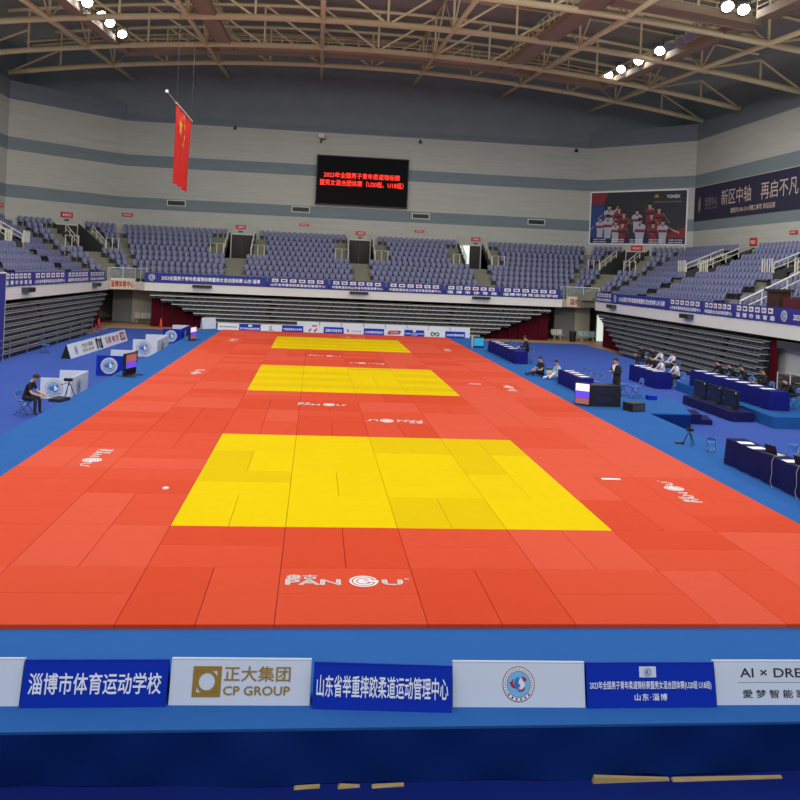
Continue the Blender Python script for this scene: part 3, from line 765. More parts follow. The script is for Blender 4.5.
for k, yy in enumerate((.36,.14)):
    for j in range(5): put_text(t, F, '全国青少年羽毛球训练基地'[:8+((j*3+k)%4)], 1.0+j*1.85, yy, 1.3, .12, M_txtw, .03)
# navy wall banner on the right wall
t, F, W = flat_sign('wall_banner', 'long navy advertising banner with pale characters on the right wall', 'banner', (31.15,58.2), (31.15,38), 10.02, 12.92, M_navywall, None, .05)
put_text(t, F, '世贸中心', 3.1, 1.5, 2.2, .75, M_grey_l, .02); put_text(t, F, 'SHIMAO CENTER', 3.1, .95, 2.2, .12, M_grey_l, .02)
lg = MB(); poly(lg, [(0,-.75),(.22,-.4),(.26,.2),(.1,.6),(0,.75),(-.1,.6),(-.26,.2),(-.22,-.4)], M_grey_l, .02, 1, 1.0, 1.35); lg.obj('logo', None, t, False, F)
put_text(t, F, '新区中轴', 7.1, 1.65, 4.6, 1.25, M_tan, .02, bold=-.004); put_text(t, F, '再启不凡', 13.2, 1.65, 4.8, 1.3, M_tan, .02, bold=-.004)
put_text(t, F, '建面约108-151㎡精工美宅 恭迎品鉴', 9.6, .5, 6.4, .42, M_tan, .02)
# flag
t = thing('national_flag', 'large red flag with five yellow stars hanging below the roof', 'flag', (-10.4,39.5,9.15))
N, K = 16, 14; vs = []; fs = []
for j in range(K+1):
    for i in range(N+1):
        u, v = i/N, j/K; amp = .10*(1-v)+.015
        vs.append((amp*math.sin(u*17)+.12*(1-v)*math.sin(u*5), 6.23*u, 4.8*v))
for j in range(K):
    for i in range(N): q = j*(N+1)+i; fs.append((q,q+1,q+N+2,q+N+1))
b = len(vs); vs += [(x+.015,y,z) for x,y,z in vs]; fs += [tuple(b+i for i in f)[::-1] for f in fs]
MB().add(vs, fs).obj('cloth', M_flag, t, True)
def star(mb, cy, cz, r, rot):
    pts = []
    for k in range(10):
        a = PI/2+rot+k*PI/5; q = r if k % 2 == 0 else r*.382; pts.append((cy+q*math.cos(a), cz+q*math.sin(a)))
    v = 1; 
    mb.add([(.16+.0,y,z) for y,z in pts]+[(.16,cy,cz)], [(10,k,(k+1)%10) for k in range(10)])
for cy, cz, r, ro in ((1.04,3.6,.72,0),(2.08,4.32,.26,.5),(2.5,3.84,.26,.2),(2.5,3.12,.26,0),(2.08,2.64,.26,.6)):
    m_ = MB(); star(m_, cy, cz, r, ro); m_.obj('star', M_star, t)
MB().tube([(0,-.05,4.83),(0,6.3,4.83)], .06, 8).obj('pole', M_rail, t)
for y in (.2,6.0): MB().tube([(0,y,4.83),(0,y+.01,10.6)], .012, 4).obj('cable', M_dgrey, t)
MB().tube([(0,-.05,4.83),(.1,-3.6,4.75)], .02, 5).obj('tie_line', M_rail, t); MB().lathe([(.01,-.1),(.09,-.06),(.09,.06),(.01,.1)], 8, None, (.1,-3.6,4.75)).obj('pulley', M_whiter, t)

# ------------------------------------------------------------------ roof
def zr(x, y): return 22.05+.068*(y-66)-.0029*(x-1.5)**2
cv = []; cfs = []; NX, NY = 42, 10
for j in range(NY+1):
    for i in range(NX+1):
        x = -28.6+62.2*i/NX; y = 4+62.4*j/NY; cv.append((x,y,zr(x,y)+3.35))
for j in range(NY):
    for i in range(NX): q = j*(NX+1)+i; cfs.append((q,q+NX+1,q+NX+2,q+1))
cb = len(cv); cv += [(x,y,z+.15) for x,y,z in cv]; cfs += [tuple(cb+k for k in f)[::-1] for f in cfs]
struct(MB().add(cv, cfs).obj('ceiling', M_ceiling))
purl = MB()
for y in (63.5,62,54.8,46.6,38):
    p = [(x,y,zr(x,y)+3.2) for x in range(-27,33,3)]
    o = MB().tube(p, .1, 6).obj('roof_purlin', M_steel, None); tag(o, 'thin roof purlin under the dark ceiling, %s from the back wall' % ordn([63.5,62,54.8,46.6,38].index(y)+1), 'purlin', 'roof purlins')
RIBX = [-27.2,-18.8,-10.4,-1.9,6.6,15.1,23.6]
def unit_tube(r):
    return MB().tube([(0,0,0),(0,0,1)], r, 8).mesh('web_member', M_steel, True)
WEB = unit_tube(.085); WEBT = unit_tube(.06)
def member(me, a, b, parent, name):
    a = Vector(a); b = Vector(b); d = b-a
    return link(name, me, parent, Matrix.Translation(a) @ d.to_track_quat('Z','Y').to_matrix().to_4x4() @ Matrix.Diagonal((1,1,d.length,1)))
TDEP = 2.95
for k, (y, x0, x1) in enumerate([(58.4,-27.0,31.6),(51.0,-28,31.1),(42.3,-28,31.0),(34.0,-28,31.0)]):
    t = thing('roof_truss', 'curved cream steel roof truss spanning the hall, %s from the back wall' % ordn(k+1), 'roof truss', (0,y,0), 0, 'cross trusses under the roof')
    n = 24; P = [(x0+(x1-x0)*i/n, 0, zr(x0+(x1-x0)*i/n, y)) for i in range(n+1)]
    MB().tube(P, .2, 10).obj('bottom_chord', M_steel, t, True)
    xs0, xs1 = x0+3.5, x1-3.5
    MB().tube([(xs0+(xs1-xs0)*i/n, 0, zr(xs0+(xs1-xs0)*i/n, y)+TDEP) for i in range(n+1)], .13, 8).obj('top_chord', M_steel, t, True)
    xs = []
    for i in range(len(RIBX)):
        xs.append(RIBX[i]); xs.append(RIBX[i]+4.2)
    xs = [x for x in xs if x0+2 < x < x1-1]
    for i, x in enumerate(xs):
        zb = zr(x,y); top = TDEP if xs0 <= x <= xs1 else TDEP*.5
        member(WEB, (x,0,zb), (x,0,zb+top), t, 'vertical')
        if i < len(xs)-1:
            x2 = xs[i+1]
            if x < 2: a_, b_ = (x,0,zb+top), (x2,0,zr(x2,y))
            else: a_, b_ = (x,0,zb), (x2,0,zr(x2,y)+(TDEP if xs0 <= x2 <= xs1 else TDEP*.5))
            member(WEB, a_, b_, t, 'diagonal')
    e = (x0,0,zr(x0,y)); f = (xs[0],0,zr(xs[0],y)+TDEP*.5); member(WEB, e, f, t, 'diagonal')
    e = (x1,0,zr(x1,y)); f = (xs[-1],0,zr(xs[-1],y)+TDEP*.5); member(WEB, e, f, t, 'diagonal')
for k, x in enumerate(RIBX[1:]):
    t = thing('roof_rib', 'straight cream roof rib running towards the back wall, %s from the left' % ordn(k+1), 'roof rib', (x,0,0), 0, 'lengthwise ribs under the roof')
    MB().tube([(0,22,zr(x,22)),(0,65.9,zr(x,65.9))], .16, 8).obj('bottom_chord', M_steel, t, True)
    MB().tube([(0,22,zr(x,22)+TDEP),(0,65.9,zr(x,65.9)+TDEP)], .1, 8).obj('top_chord', M_steel, t, True)
    ys = [34,38.2,42.3,46.6,51,54.7,58.4,65.6]
    for i in range(len(ys)-1):
        up = i % 2 == 0
        member(WEBT, (0,ys[i],zr(x,ys[i])+(0 if up else TDEP)), (0,ys[i+1],zr(x,ys[i+1])+(TDEP if up else 0)), t, 'diagonal')
def catwalk(label, a, b, w=1.1, lift=.12, rails=(1,1), plates=True):
    """lighting catwalk along the roof from a to b (plan points)"""
    a = Vector(a); b = Vector(b); L = (b-a).length; d = (b-a)/L; n = Vector((-d.y,d.x)); N = max(4,int(L/2.4))
    t = thing('lighting_catwalk', label, 'catwalk', (a.x,a.y,0), 0, 'catwalks hung in the roof')
    P = []
    for i in range(N+1):
        q = a+d*(L*i/N); P.append((q.x-a.x, q.y-a.y, zr(q.x,q.y)+lift))
    dk = MB()
    for i in range(N): dk.beam(P[i], P[i+1], w, .1)
    dk.obj('deck', M_catw, t)
    for sg in (-1,1):
        o = Vector((n.x,n.y,0))*sg*(w/2-.04)
        fm = MB()
        for i in range(N): fm.beam(Vector(P[i])+o+Vector((0,0,.12)), Vector(P[i+1])+o+Vector((0,0,.12)), .07, .42)
        fm.obj('edge_beam', M_catw, t)
        if not rails[0 if sg < 0 else 1]: continue
        rl = MB()
        for h in (.55,.85,1.15):
            rl.tube([Vector(p)+o+Vector((0,0,h)) for p in P], .03, 5)
        for i in range(N*2+1):
            u = i/(N*2); q = a+d*(L*u); p = Vector((q.x-a.x,q.y-a.y,zr(q.x,q.y)+lift))+o
            rl.tube([p+Vector((0,0,.2)), p+Vector((0,0,1.15))], .03, 5)
        rl.obj('railing', M_steel, t)
    return t
catwalk('long catwalk with railings crossing the hall in front of the back wall', (-17.1,54.5), (21.4,54.5), 1.2)
catwalk('catwalk running along the roof at far left, carrying bright lamps', (-16.93,53.85), (-16.93,26), .8, .12, (1,0))
catwalk('catwalk running along the roof right of the flag', (-9.2,53.85), (-9.2,26), 1.1)
catwalk('bare catwalk along the roof just left of the right lamp catwalk', (12.9,53.85), (12.9,26), 1.3)
catwalk('catwalk running along the roof at far right, carrying bright lamps', (21.2,53.85), (21.2,32.6), .9, .12, (0,1))
catwalk('short catwalk crossing at the upper right corner of the roof', (13.6,31.95), (21.7,31.95), 1.2, .12, (0,1))
catwalk('catwalk stub leading off from the upper right corner of the roof', (21.2,30.2), (21.2,20), 1.0)
# ---- floodlights: round heads on yokes, tilted at the mats
hb = MB().lathe([(.08,.34),(.2,.3),(.3,.1),(.34,-.02),(.34,-.06)], 16).mesh('housing', M_mgrey, True)
lb = MB(); disc(lb, .31, M_lamp, 0, 20); lens_on = lb.mesh('lens', M_lamp)
lb = MB(); disc(lb, .31, M_lampoff, 0, 20); lens_off = lb.mesh('lens', M_lampoff)
yk = MB().tube([(-.38,0,0),(-.38,0,.45),(.38,0,.45),(.38,0,0)], .03, 6).mesh('yoke', M_dgrey)
def flood(label, x, y, z, on, tilt_x):
    t = thing('floodlight', label, 'floodlight', (x,y,z), 0, 'floodlights on the catwalks')
    M = (Vector((tilt_x,-.9,-1.0))).to_track_quat('-Z','Y').to_matrix().to_4x4()
    link('housing', hb, t, M); link('lens', lens_on if on else lens_off, t, M @ Matrix.Translation((0,0,-.065))); link('yoke', yk, t)
def roofat(px, py, dz):
    d = cf+(px-400)/FPX*R2-(py-PY)/FPX*U2; lo, hi = 5., 120.
    for _ in range(50):
        m_ = (lo+hi)/2; q = CAM+d*m_
        if q.z-zr(q.x,q.y)-dz < 0: lo = m_
        else: hi = m_
    return CAM+d*lo
n = 0
FL = [(-16.1,y,1) for y in (39.0,40.6,43.9,46.0,49.4)] + [(20.3,y,1) for y in (41.6,45.2,48.6,51.2)] + [(20.3,y,0) for y in (36.0,37.3,38.6,40.2)] + [(18.6,31.4,1),(20.2,31.2,1)]
fn = ['nearest','second','third','fourth','farthest']
for k in range(5): flood('glowing floodlight on the far left catwalk, %s of five' % fn[k], -16.1, FL[k][1], zr(-16.1,FL[k][1])+.5, 1, .5)
for k in range(4): flood('glowing floodlight on the far right catwalk, %s of four' % fn[k].replace('fourth','farthest'), 20.35, FL[5+k][1], zr(20.3,FL[5+k][1])+.5, 1, -.5)
for k in range(4): flood('unlit floodlight on the far right catwalk, %s of four' % fn[k].replace('fourth','farthest'), 20.35, FL[9+k][1], zr(20.3,FL[9+k][1])+.5, 0, -.5)
flood('glowing floodlight at the upper right catwalk corner, left one', 19.4, 30.8, zr(19.4,31)+.55, 1, -.2); flood('glowing floodlight at the upper right catwalk corner, right one', 20.3, 30.8, zr(20.3,31)+.55, 1, -.2)

# ------------------------------------------------------------------ light
def area(name, x, y, z, sx, sy, p, rot=(0,0,0), col=(1,.985,.96)):
    l = bpy.data.lights.new(name, 'AREA'); l.shape = 'RECTANGLE'; l.size = sx; l.size_y = sy; l.energy = p; l.color = col
    o = bpy.data.objects.new(name, l); COL.objects.link(o); o.location = (x,y,z); o.rotation_euler = rot
LP = 960
for x in (-16.6,-9.2,12.9,20.9):
    for y in (10,26,42): area('catwalk_lamps', x, y, zr(x,y)-.9, .8, 13, LP*(1.0 if y > 15 else .55))
area('catwalk_lamps', 2, 53.6, zr(2,53.6)-1.6, 26, .8, LP*.8)
area('near_lamps', 1, -4, 18.2, 30, 2, 5200, (math.radians(78),0,0)); area('stand_lamps', 0, -16, 13, 30, 3, 1500, (math.radians(62),0,0), (.93,.96,1))  # fill lights added out of view to brighten surfaces facing the camera
w = bpy.data.worlds.new('world'); scn.world = w; w.use_nodes = True
w.node_tree.nodes['Background'].inputs['Color'].default_value = (0.75,0.85,1,1); w.node_tree.nodes['Background'].inputs['Strength'].default_value = 0.36
scn.view_settings.view_transform = 'Standard'; scn.view_settings.look = 'None'; scn.view_settings.gamma = 1; scn.view_settings.use_curve_mapping = False
scn.view_settings.exposure = 0.0
scn.cycles.use_denoising = True; scn.cycles.max_bounces = 5; scn.cycles.diffuse_bounces = 4; scn.cycles.glossy_bounces = 2; scn.cycles.sample_clamp_indirect = 5

# ------------------------------------------------------------------ judo mats: 2 x 2 m cells of two 1 x 2 m mats
def mat_mesh(name, m):
    b = MB(); x, y, h, c = .4965, .9965, .058, .006
    b.add([(-x,-y,0),(x,-y,0),(x,y,0),(-x,y,0),(-x,-y,h-c),(x,-y,h-c),(x,y,h-c),(-x,y,h-c),(-x+c,-y+c,h),(x-c,-y+c,h),(x-c,y-c,h),(-x+c,y-c,h)],
          [(0,3,2,1)]+[(i,(i+1)%4,4+(i+1)%4,4+i) for i in range(4)]+[(4+i,4+(i+1)%4,8+(i+1)%4,8+i) for i in range(4)]+[(8,9,10,11)])
    return b.mesh(name, m)
RM = [mat_mesh('judo_mat', m) for m in M_red]; YM = [mat_mesh('judo_mat', m) for m in M_yel]
rm = random.Random(11)
fixed = {(1,0):'H',(2,0):'V',(3,0):'H',(4,0):'V',(5,0):'H',(6,0):'V',(1,1):'V',(2,1):'H',(3,1):'V',(4,1):'H',(5,1):'V',(6,1):'H',
         (2,2):'V',(2,3):'H',(2,4):'V',(2,5):'H',(3,2):'H',(3,3):'V',(3,4):'H',(4,2):'V',(4,3):'H',(5,2):'H'}
LOGO = {}
MATOBJ = {}
for cy in range(24):
    for cx in range(8):
        yel = 2 <= cx <= 5 and (2 <= cy <= 5 or 10 <= cy <= 13 or 18 <= cy <= 21)
        o_ = fixed.get((cx,cy)) or rm.choice('HV')
        X, Y = -8+2*cx+1, 2*cy+1
        if cy >= 9 and rm.random() < .6: o_ = 'H'
        tone = rm.choice((0,1,1,2)) if (cx,cy) not in ((2,0),(4,0)) else 0
        if (cx,cy) in ((1,0),(3,0),(5,0)): tone = 1
        if cx >= 6 or cx == 0: tone = max(tone, rm.choice((1,2)))
        for k in (-1,1):
            tt = tone if rm.random() < .75 else max(0,min(2,tone+rm.choice((-1,1))))
            if yel and cy >= 9 and o_ == 'H': tt = 2 if k > 0 else rm.choice((0,1))
            me = (YM if yel else RM)[tt]
            o = bpy.data.objects.new('judo_mat', me); COL.objects.link(o)
            jz = PZ+.0005+(rm.random()*.003 if cy < 3 else 0)
            if o_ == 'V': o.location = (X+k*.5, Y, jz); wd = 'left' if k < 0 else 'right'
            else: o.location = (X, Y+k*.5, jz); o.rotation_euler = (0,0,PI/2); wd = 'near' if k < 0 else 'far'
            MATOBJ[(cx,cy,k)] = (o, o_)
            if yel:
                sq = ['near','middle','far'][(cy-2)//8]; r_, c_ = (cy-2) % 8, cx-2
                lab = 'yellow judo mat in %s square, %s of pair, %s row, %s pair across' % (sq, wd, ordn(r_+1), ordn(c_+1))
                grp = 'yellow mats of the %s square' % sq
            else:
                lab = 'red judo mat, %s of the pair, %s pair across, %s row from front' % (wd, ordn(cx+1), ordn(cy+1)); grp = 'red judo mats'
            tag(o, lab, 'mat', grp)
# vinyl logos printed on mats
WH = mat('mat_print_white', (238,226,222), 0.6)
def pangu_mesh():
    b = MB(); W, H = 1.0, .16
    parts = [(text_mesh('PAN', .42, .105, WH, bold=.03), -.26, -.02), (text_mesh('U', .15, .105, WH, bold=.03), .37, -.02), (text_mesh('盘古', .24, .085, WH, bold=.03), -.35, .085), (text_mesh('®', .04, .04, WH), .49, .05)]
    for me, x, y in parts:
        b.add([(v.co.x+x, v.co.y+y, 0) for v in me.vertices], [tuple(p.vertices) for p in me.polygons], WH)
    for r0, r1, a0, a1 in ((.095,.115,.35,6.1),(.06,.085,.5,5.9),(.0,.05,0.2,5.6)): ring(b, r0, r1, WH, 0, 28, a0, a1, .14, .0)
    poly(b, [(.14,-.015),(.26,-.02),(.26,.02),(.2,.03),(.18,.05),(.14,.02)], WH, 0)
    return b.mesh('logo')
PG = pangu_mesh()
def mat_logo(px, py, w, xd, yd, wx=None):
    """print the maker's logo at world point (px, py) as a part of the mat it lies on"""
    cx, cy = int((px+8)//2), int(py//2); k = None
    oH = MATOBJ[(cx,cy,-1)][1]
    k = (-1 if (px-(-8+2*cx+1)) < 0 else 1) if oH == 'V' else (-1 if (py-(2*cy+1)) < 0 else 1)
    o = MATOBJ[(cx,cy,k)][0]
    l = bpy.data.objects.new('logo', PG); COL.objects.link(l); l.parent = o
    F = frame((px,py,PZ+.0625+.003*(cy < 3)), xd, yd) @ Matrix.Diagonal((w, w if wx is None else wx, 1, 1))
    l.matrix_basis = (Matrix.Translation(o.location) @ Matrix.Rotation(o.rotation_euler.z,4,'Z')).inverted() @ F
def gz(px, py, z=0):
    d = cf+(px-400)/FPX*R2-(py-PY)/FPX*U2; q = CAM+d*((z-CAM.z)/d.z); return q.x, q.y
for px, py, w, xd, yd, wy in [(346,581.5,1.86,(1,0,0),(0,1,0),1.9),(95,457.5,1.8,(0,-1,0),(1,0,0),1.9),(679,491.5,1.8,(0,1,0),(-1,0,0),1.9),(197,372,1.8,(0,-1,0),(1,0,0),1.9),(233,340,1.6,(0,-1,0),(1,0,0),2.2),
                       (510,388,1.8,(0,1,0),(-1,0,0),1.9),(447.5,350,1.6,(0,1,0),(-1,0,0),2.2),(322,404.5,1.7,(1,0,0),(0,1,0),2.6),(395,421,1.8,(-1,0,0),(0,-1,0),2.6),(325,355.8,1.8,(1,0,0),(0,1,0),2.6),(367,363.3,1.8,(-1,0,0),(0,-1,0),2.6),(352,337.4,1.8,(-1,0,0),(0,-1,0),2.2)]:
    x, y = gz(px, py); mat_logo(x, y, w, xd, yd, wy)
for px, py, l_, wd in ((611,479,.45,'right of the near yellow square'),(475,384,.5,'right of the middle yellow square')):
    x, y = gz(px, py); t = tag(MB().box(-l_/2,l_/2,-.06,.06,0,.004).obj('tape_strip', M_whiter), 'short white strip of tape on the red mats %s' % wd, 'tape'); t.location = (x,y,.0005 if y > 6 else .003)
x, y = gz(165.5,489); t = MB().prism([(-.06,-.03),(.0,-.06),(.07,0),(.03,.07),(-.04,.05)],0,.03).obj('paper_scrap', M_paper); tag(t, 'tiny white scrap lying on the red mats left of the yellow square', 'scrap'); t.location = (x,y,.002)

# ------------------------------------------------------------------ advertising boards
def aboard(label, a, b, z, h, lean, m, group, back=None, rim=True):
    a = Vector((a[0],a[1],0)); b = Vector((b[0],b[1],0)); d = b-a; W = d.length; d.normalize()
    t = thing('advertising_board', label, 'board', (a.x,a.y,z), math.atan2(d.y,d.x), group)
    th = math.atan2(lean,h); F = frame((0,0,0),(1,0,0),(0,math.sin(th),math.cos(th))); L = math.hypot(h,lean)
    MB().box(.004,W-.004,0,L,-.025,0).obj('front_panel', m, t, False, F)
    B = frame((W,2*lean+.05,0),(-1,0,0),(0,-math.sin(th),math.cos(th)))
    MB().box(.004,W-.004,0,L-.02,-.025,0).obj('back_panel', back or m, t, False, B)
    if rim: MB().box(.004,W-.004,L-.012,L,0,.004).obj('rim', M_whiter if m is M_white else m, t, False, F)
    return t, F, W, L
Gn = 'advertising boards along the front of the platform'
nb = lambda lab, x0, y0, x1, y1, m: aboard(lab, (x0,y0), (x1,y1), PZ, .445, .12, m, Gn)
t,F,W,L = nb('plain white advertising board cut off by the left edge', -6.03, -1.8, -4.525, -1.82, M_white)
t,F,W,L = nb('blue advertising board with nine white characters, left of the gold-lettered board', -4.51, -1.86, -3.03, -1.87, M_bluep)
put_text(t,F,'淄博市体育运动学校', W/2, L*.5, W*.91, L*.44, M_txtw, .004, res=3)
t,F,W,L = nb('white advertising board with gold square emblem and gold lettering', -3.015, -1.83, -1.525, -1.87, M_white)
put_text(t,F,'正大集团', W*.615, L*.67, W*.47, L*.32, M_gold, .004, res=4); put_text(t,F,'CP GROUP', W*.615, L*.31, W*.47, L*.185, M_gold, .004, res=4, bold=.018)
g = MB()
for x0,x1,y0,y1 in ((-.15,.15,.105,.15),(-.15,.15,-.15,-.105),(-.15,-.105,-.105,.105),(.105,.15,-.105,.105)): poly(g,[(x0,y0),(x1,y0),(x1,y1),(x0,y1)],M_gold,0)
ring(g,.085,.115,M_gold,.001,40); poly(g,[(-.11,.11),(-.04,.11),(-.11,.04)],M_gold,0); poly(g,[(.11,-.11),(.04,-.11),(.11,-.04)],M_gold,0)
g.obj('logo', None, t, False, F @ Matrix.Translation((W*.26,L*.5,.004)))
t,F,W,L = nb('blue advertising board with fourteen narrow white characters, right of the gold-lettered board', -1.51, -1.94, -.02, -2.05, M_bluep)
put_text(t,F,T1, W/2, L*.5, W*.94, L*.46, M_txtw, .004, res=3)
t,F,W,L = nb('white advertising board bearing only a round red and blue emblem', .005, -1.93, 1.475, -1.97, M_white)
put_emblem(t,F,W*.495,L*.5,L*.385,.004,.001)
t,F,W,L = nb('blue advertising board with two text lines under a small white emblem plate', 1.485, -1.99, 2.965, -2.0, M_bluep)
put_text(t,F,'2023年全国男子青年柔道锦标赛暨男女混合团体赛(U20组 U18组)', W*.495, L*.49, W*.94, L*.2, M_txtw, .004, res=2); put_text(t,F,'山东·淄博', W*.49, L*.24, W*.25, L*.15, M_txtw, .004, res=3, spacing=1.2)
MB().box(W*.41,W*.54,L*.67,L*.91,0,.002).obj('emblem_plate', M_white, t, False, F); put_emblem(t,F,W*.475,L*.79,L*.1,.005,.0008)
t,F,W,L = nb('white advertising board with thin dark capitals cut off by the right edge', 2.985, -1.95, 4.48, -1.97, M_white)
put_text(t,F,'AI × DREAM', W*.53, L*.72, W*.66, L*.2, M_txtk, .004, res=4, bold=.006); put_text(t,F,'愛梦智能家居', W*.51, L*.25, W*.6, L*.18, M_txtk, .004, res=3, spacing=1.5)
MB().box(W*.18,W*.85,L*.5-.003,L*.5+.003,0,.001).obj('divider_line', M_grey_l, t, False, F)
# far end of the mats
Gf = 'advertising boards along the far end of the mats'
fx = [-8.42,-6.9,-5.4,-3.88,-2.36,-.92,.53,1.97,3.45,4.92,6.38,7.93,9.4]
fl_ = [('white board with one line of dark characters, leftmost at the far end',M_white),('blue board with small white plate, second from left at the far end',M_bluep),('white board with a blue crescent mark at the far end',M_white),('plain-lettered blue board right of the crescent board',M_bluep),('white board with red brush strokes at the far end',M_white),('blue board with seven bold white characters at the far end',M_bluep),('white board with small red mark and grey text at the far end',M_white),('blue board left of the slanted red logo board',M_bluep),('white board with a slanted red logo at the far end',M_white),('blue board between the red logo and green logo boards',M_bluep),('white board with a dark green logo at the far end',M_white),('blue board at the right end of the far row',M_bluep)]
for i,(lb_,m) in enumerate(fl_):
    t,F,W,L = aboard(lb_, (fx[i]+.01,48.35), (fx[i+1]-.01,48.35), PZ, .47, .12, m, Gf)
    o_ = .012
    if i == 0: put_text(t,F,'爱梦智能家居系统', W/2, L*.5, W*.8, L*.2, M_txtk, o_, spacing=1.3)
    if i == 1: MB().box(W*.42,W*.6,L*.62,L*.9,0,.01).obj('emblem_plate', M_white, t, False, F); put_text(t,F,'男子青年柔道锦标赛', W/2, L*.33, W*.9, L*.3, M_txtw, o_)
    if i == 2:
        g = MB(); ring(g,.09,.14,M_mblue,0,24,1.0,5.3); disc(g,.05,M_lblue,.002); g.obj('logo', None, t, False, F @ Matrix.Translation((W/2,L*.55,o_))); put_text(t,F,'淄博科技', W/2, L*.18, W*.3, L*.14, M_grey_l, o_)
    if i == 3: put_text(t,F,T2[:10], W/2, L*.45, W*.9, L*.34, M_txtw, o_)
    if i == 4:
        g = MB()
        for cx,s in ((-.22,1),(.18,1.1)): poly(g,[(-.1,-.12),(-.04,-.14),(.02,0),(.12,.02),(.1,.06),(.02,.05),(.06,.15),(0,.16),(-.04,.04),(-.14,.02)],M_txtr,0,s,cx)
        g.obj('logo', None, t, False, F @ Matrix.Translation((W/2,L*.45,o_))); MB().box(W*.42,W*.66,L*.98,L*.98+.1,-.02,.01).obj('top_tab', M_dred, t, False, F)
    if i == 5: put_text(t,F,'淄博市体育学校', W/2, L*.48, W*.84, L*.46, M_txtw, o_)
    if i == 6:
        g = MB(); poly(g,[(-.1,.1),(0,.14),(.1,.04),(.03,-.02),(.08,-.1),(-.02,-.1),(-.04,.02)],M_txtr,0); g.obj('logo', None, t, False, F @ Matrix.Translation((W*.2,L*.5,o_))); put_text(t,F,'山东体育彩票', W*.62, L*.5, W*.5, L*.2, M_grey_l, o_)
    if i == 7: put_text(t,F,T1[:11], W/2, L*.45, W*.9, L*.38, M_txtw, o_)
    if i == 8:
        g = MB(); poly(g,[(-.5,-.1),(-.4,.13),(.42,.16),(.5,.08),(.4,-.12),(-.44,-.16)],M_txtr,0); g.obj('logo', None, t, False, F @ Matrix.Translation((W/2,L*.52,o_))); put_text(t,F,'大润发', W/2, L*.52, W*.4, L*.22, M_white, o_+.01)
    if i == 9: MB().box(W*.43,W*.58,L*.7,L*.98,0,.01).obj('emblem_plate', M_white, t, False, F); put_text(t,F,'全国男子青年柔道赛', W/2, L*.45, W*.94, L*.18, M_txtw, o_); put_text(t,F,'山东·淄博', W/2, L*.22, W*.3, L*.14, M_txtw, o_)
    if i == 10:
        g = MB(); ring(g,.07,.16,M_green,0,20,.6,5.2,-.16,0); ring(g,.07,.16,M_green,0,20,3.6,8.4,.18,-.01); poly(g,[(-.1,.05),(.14,.14),(.1,-.02),(-.1,-.1)],M_green,.002); g.obj('logo', None, t, False, F @ Matrix.Translation((W/2,L*.5,o_)))
    if i == 11: put_text(t,F,T1[:9], W/2, L*.45, W*.9, L*.34, M_txtw, o_)
sx = [-2.85,-1.2,.4,2.0,3.6,5.2,6.8,8.4,9.9]
for i in range(8):
    t,F,W,L = aboard('blank white board back standing behind the far blue boards, %s from left' % ordn(i+1), (sx[i],49.0), (sx[i+1]-.04,48.95), PZ, .74, .12, M_white, 'white boards in the second row at the far end', rim=False)
t,F,W,L = aboard('crumpled white board lying askew at the left end of the far row', (-9.45,48.5), (-8.6,49.35), PZ, .8, .12, M_white, None, rim=False)
# long A-frame at the left
t,F,W,L = aboard('long white A-frame sponsor board with five logos on the left floor', (-13.95,32.9), (-13.5,43.6), FZ, .72, .24, M_white, None, M_dgrey)
put_emblem(t,F,W*.1,L*.5,L*.33,.01,.006)
put_text(t,F,'正大集团', W*.3, L*.66, W*.13, L*.3, M_gold, .012); put_text(t,F,'CP GROUP', W*.3, L*.3, W*.13, L*.2, M_gold, .012)
g = MB()
for x0,x1,y0,y1 in ((-.2,.2,.14,.2),(-.2,.2,-.2,-.14),(-.2,-.14,-.14,.14),(.14,.2,-.14,.14)): poly(g,[(x0,y0),(x1,y0),(x1,y1),(x0,y1)],M_gold,0)
g.obj('logo', None, t, False, F @ Matrix.Translation((W*.215,L*.5,.012)))
g = MB(); poly(g,[(-.55,.3),(-.15,.3),(-.2,.1),(-.3,.1),(-.3,-.3),(-.55,-.3)],M_txtk,0); poly(g,[(.55,.32),(.15,.2),(.2,-.1),(.05,-.3),(.5,-.34)],M_txtk,0); poly(g,[(-.1,.3),(.1,.2),(.05,-.3),(-.15,-.2)],M_txtk,0)
g.obj('logo', None, t, False, F @ Matrix.Translation((W*.47,L*.5,.012)))
put_text(t,F,'乐居', W*.635, L*.52, W*.1, L*.5, M_dred, .012); put_text(t,F,'聚仁堂', W*.77, L*.52, W*.12, L*.45, M_txtr, .012)
MB().box(W*.87,W*.965,L*.2,L*.85,0,.012).obj('logo', M_dred, t, False, F); put_text(t,F,'淄博', W*.918, L*.52, W*.07, L*.4, M_white, .02)
for i, x in enumerate((0.02,)):
    MB().add([(.0,.02,0),(.0,.51,0),(.0,.26,.7)],[(0,1,2)]).obj('end_panel', M_dark, t)  # dark sheet stands in for the shade inside the open end

# ------------------------------------------------------------------ left side: corner booths, monitors, cones, chairs
def booth(label, x0, x1, y0, y1, h, m):
    t = thing('corner_booth', label, 'booth', (x0,y0,FZ), 0, 'three-sided booths along the left of the platform'); W = x1-x0; D = y1-y0
    F = frame((0,0,0),(1,0,0),(0,0,1)); MB().box(0,W,0,h,-.05,0).obj('front_panel', m, t, False, F); put_emblem(t,F,W*.45,h*.5,h*.42,.012,.005)
    G = frame((W,0,0),(0,1,0),(0,0,1)); MB().box(.051,D,0,h,-.05,0).obj('side_panel', m, t, False, G); put_emblem(t,G,D*.45,h*.45,h*.36,.012,.005)
    MB().box(0,W-.05,D-.05,D,0,h).obj('back_panel', M_white, t)
    return t
booth('white booth with round emblem beside the seated man', -11.5,-10.42,20.5,22.8,.76,M_white)
booth('blue booth with white round emblem, behind the black monitor', -11.2,-9.95,27.0,29.6,.9,M_bluep)
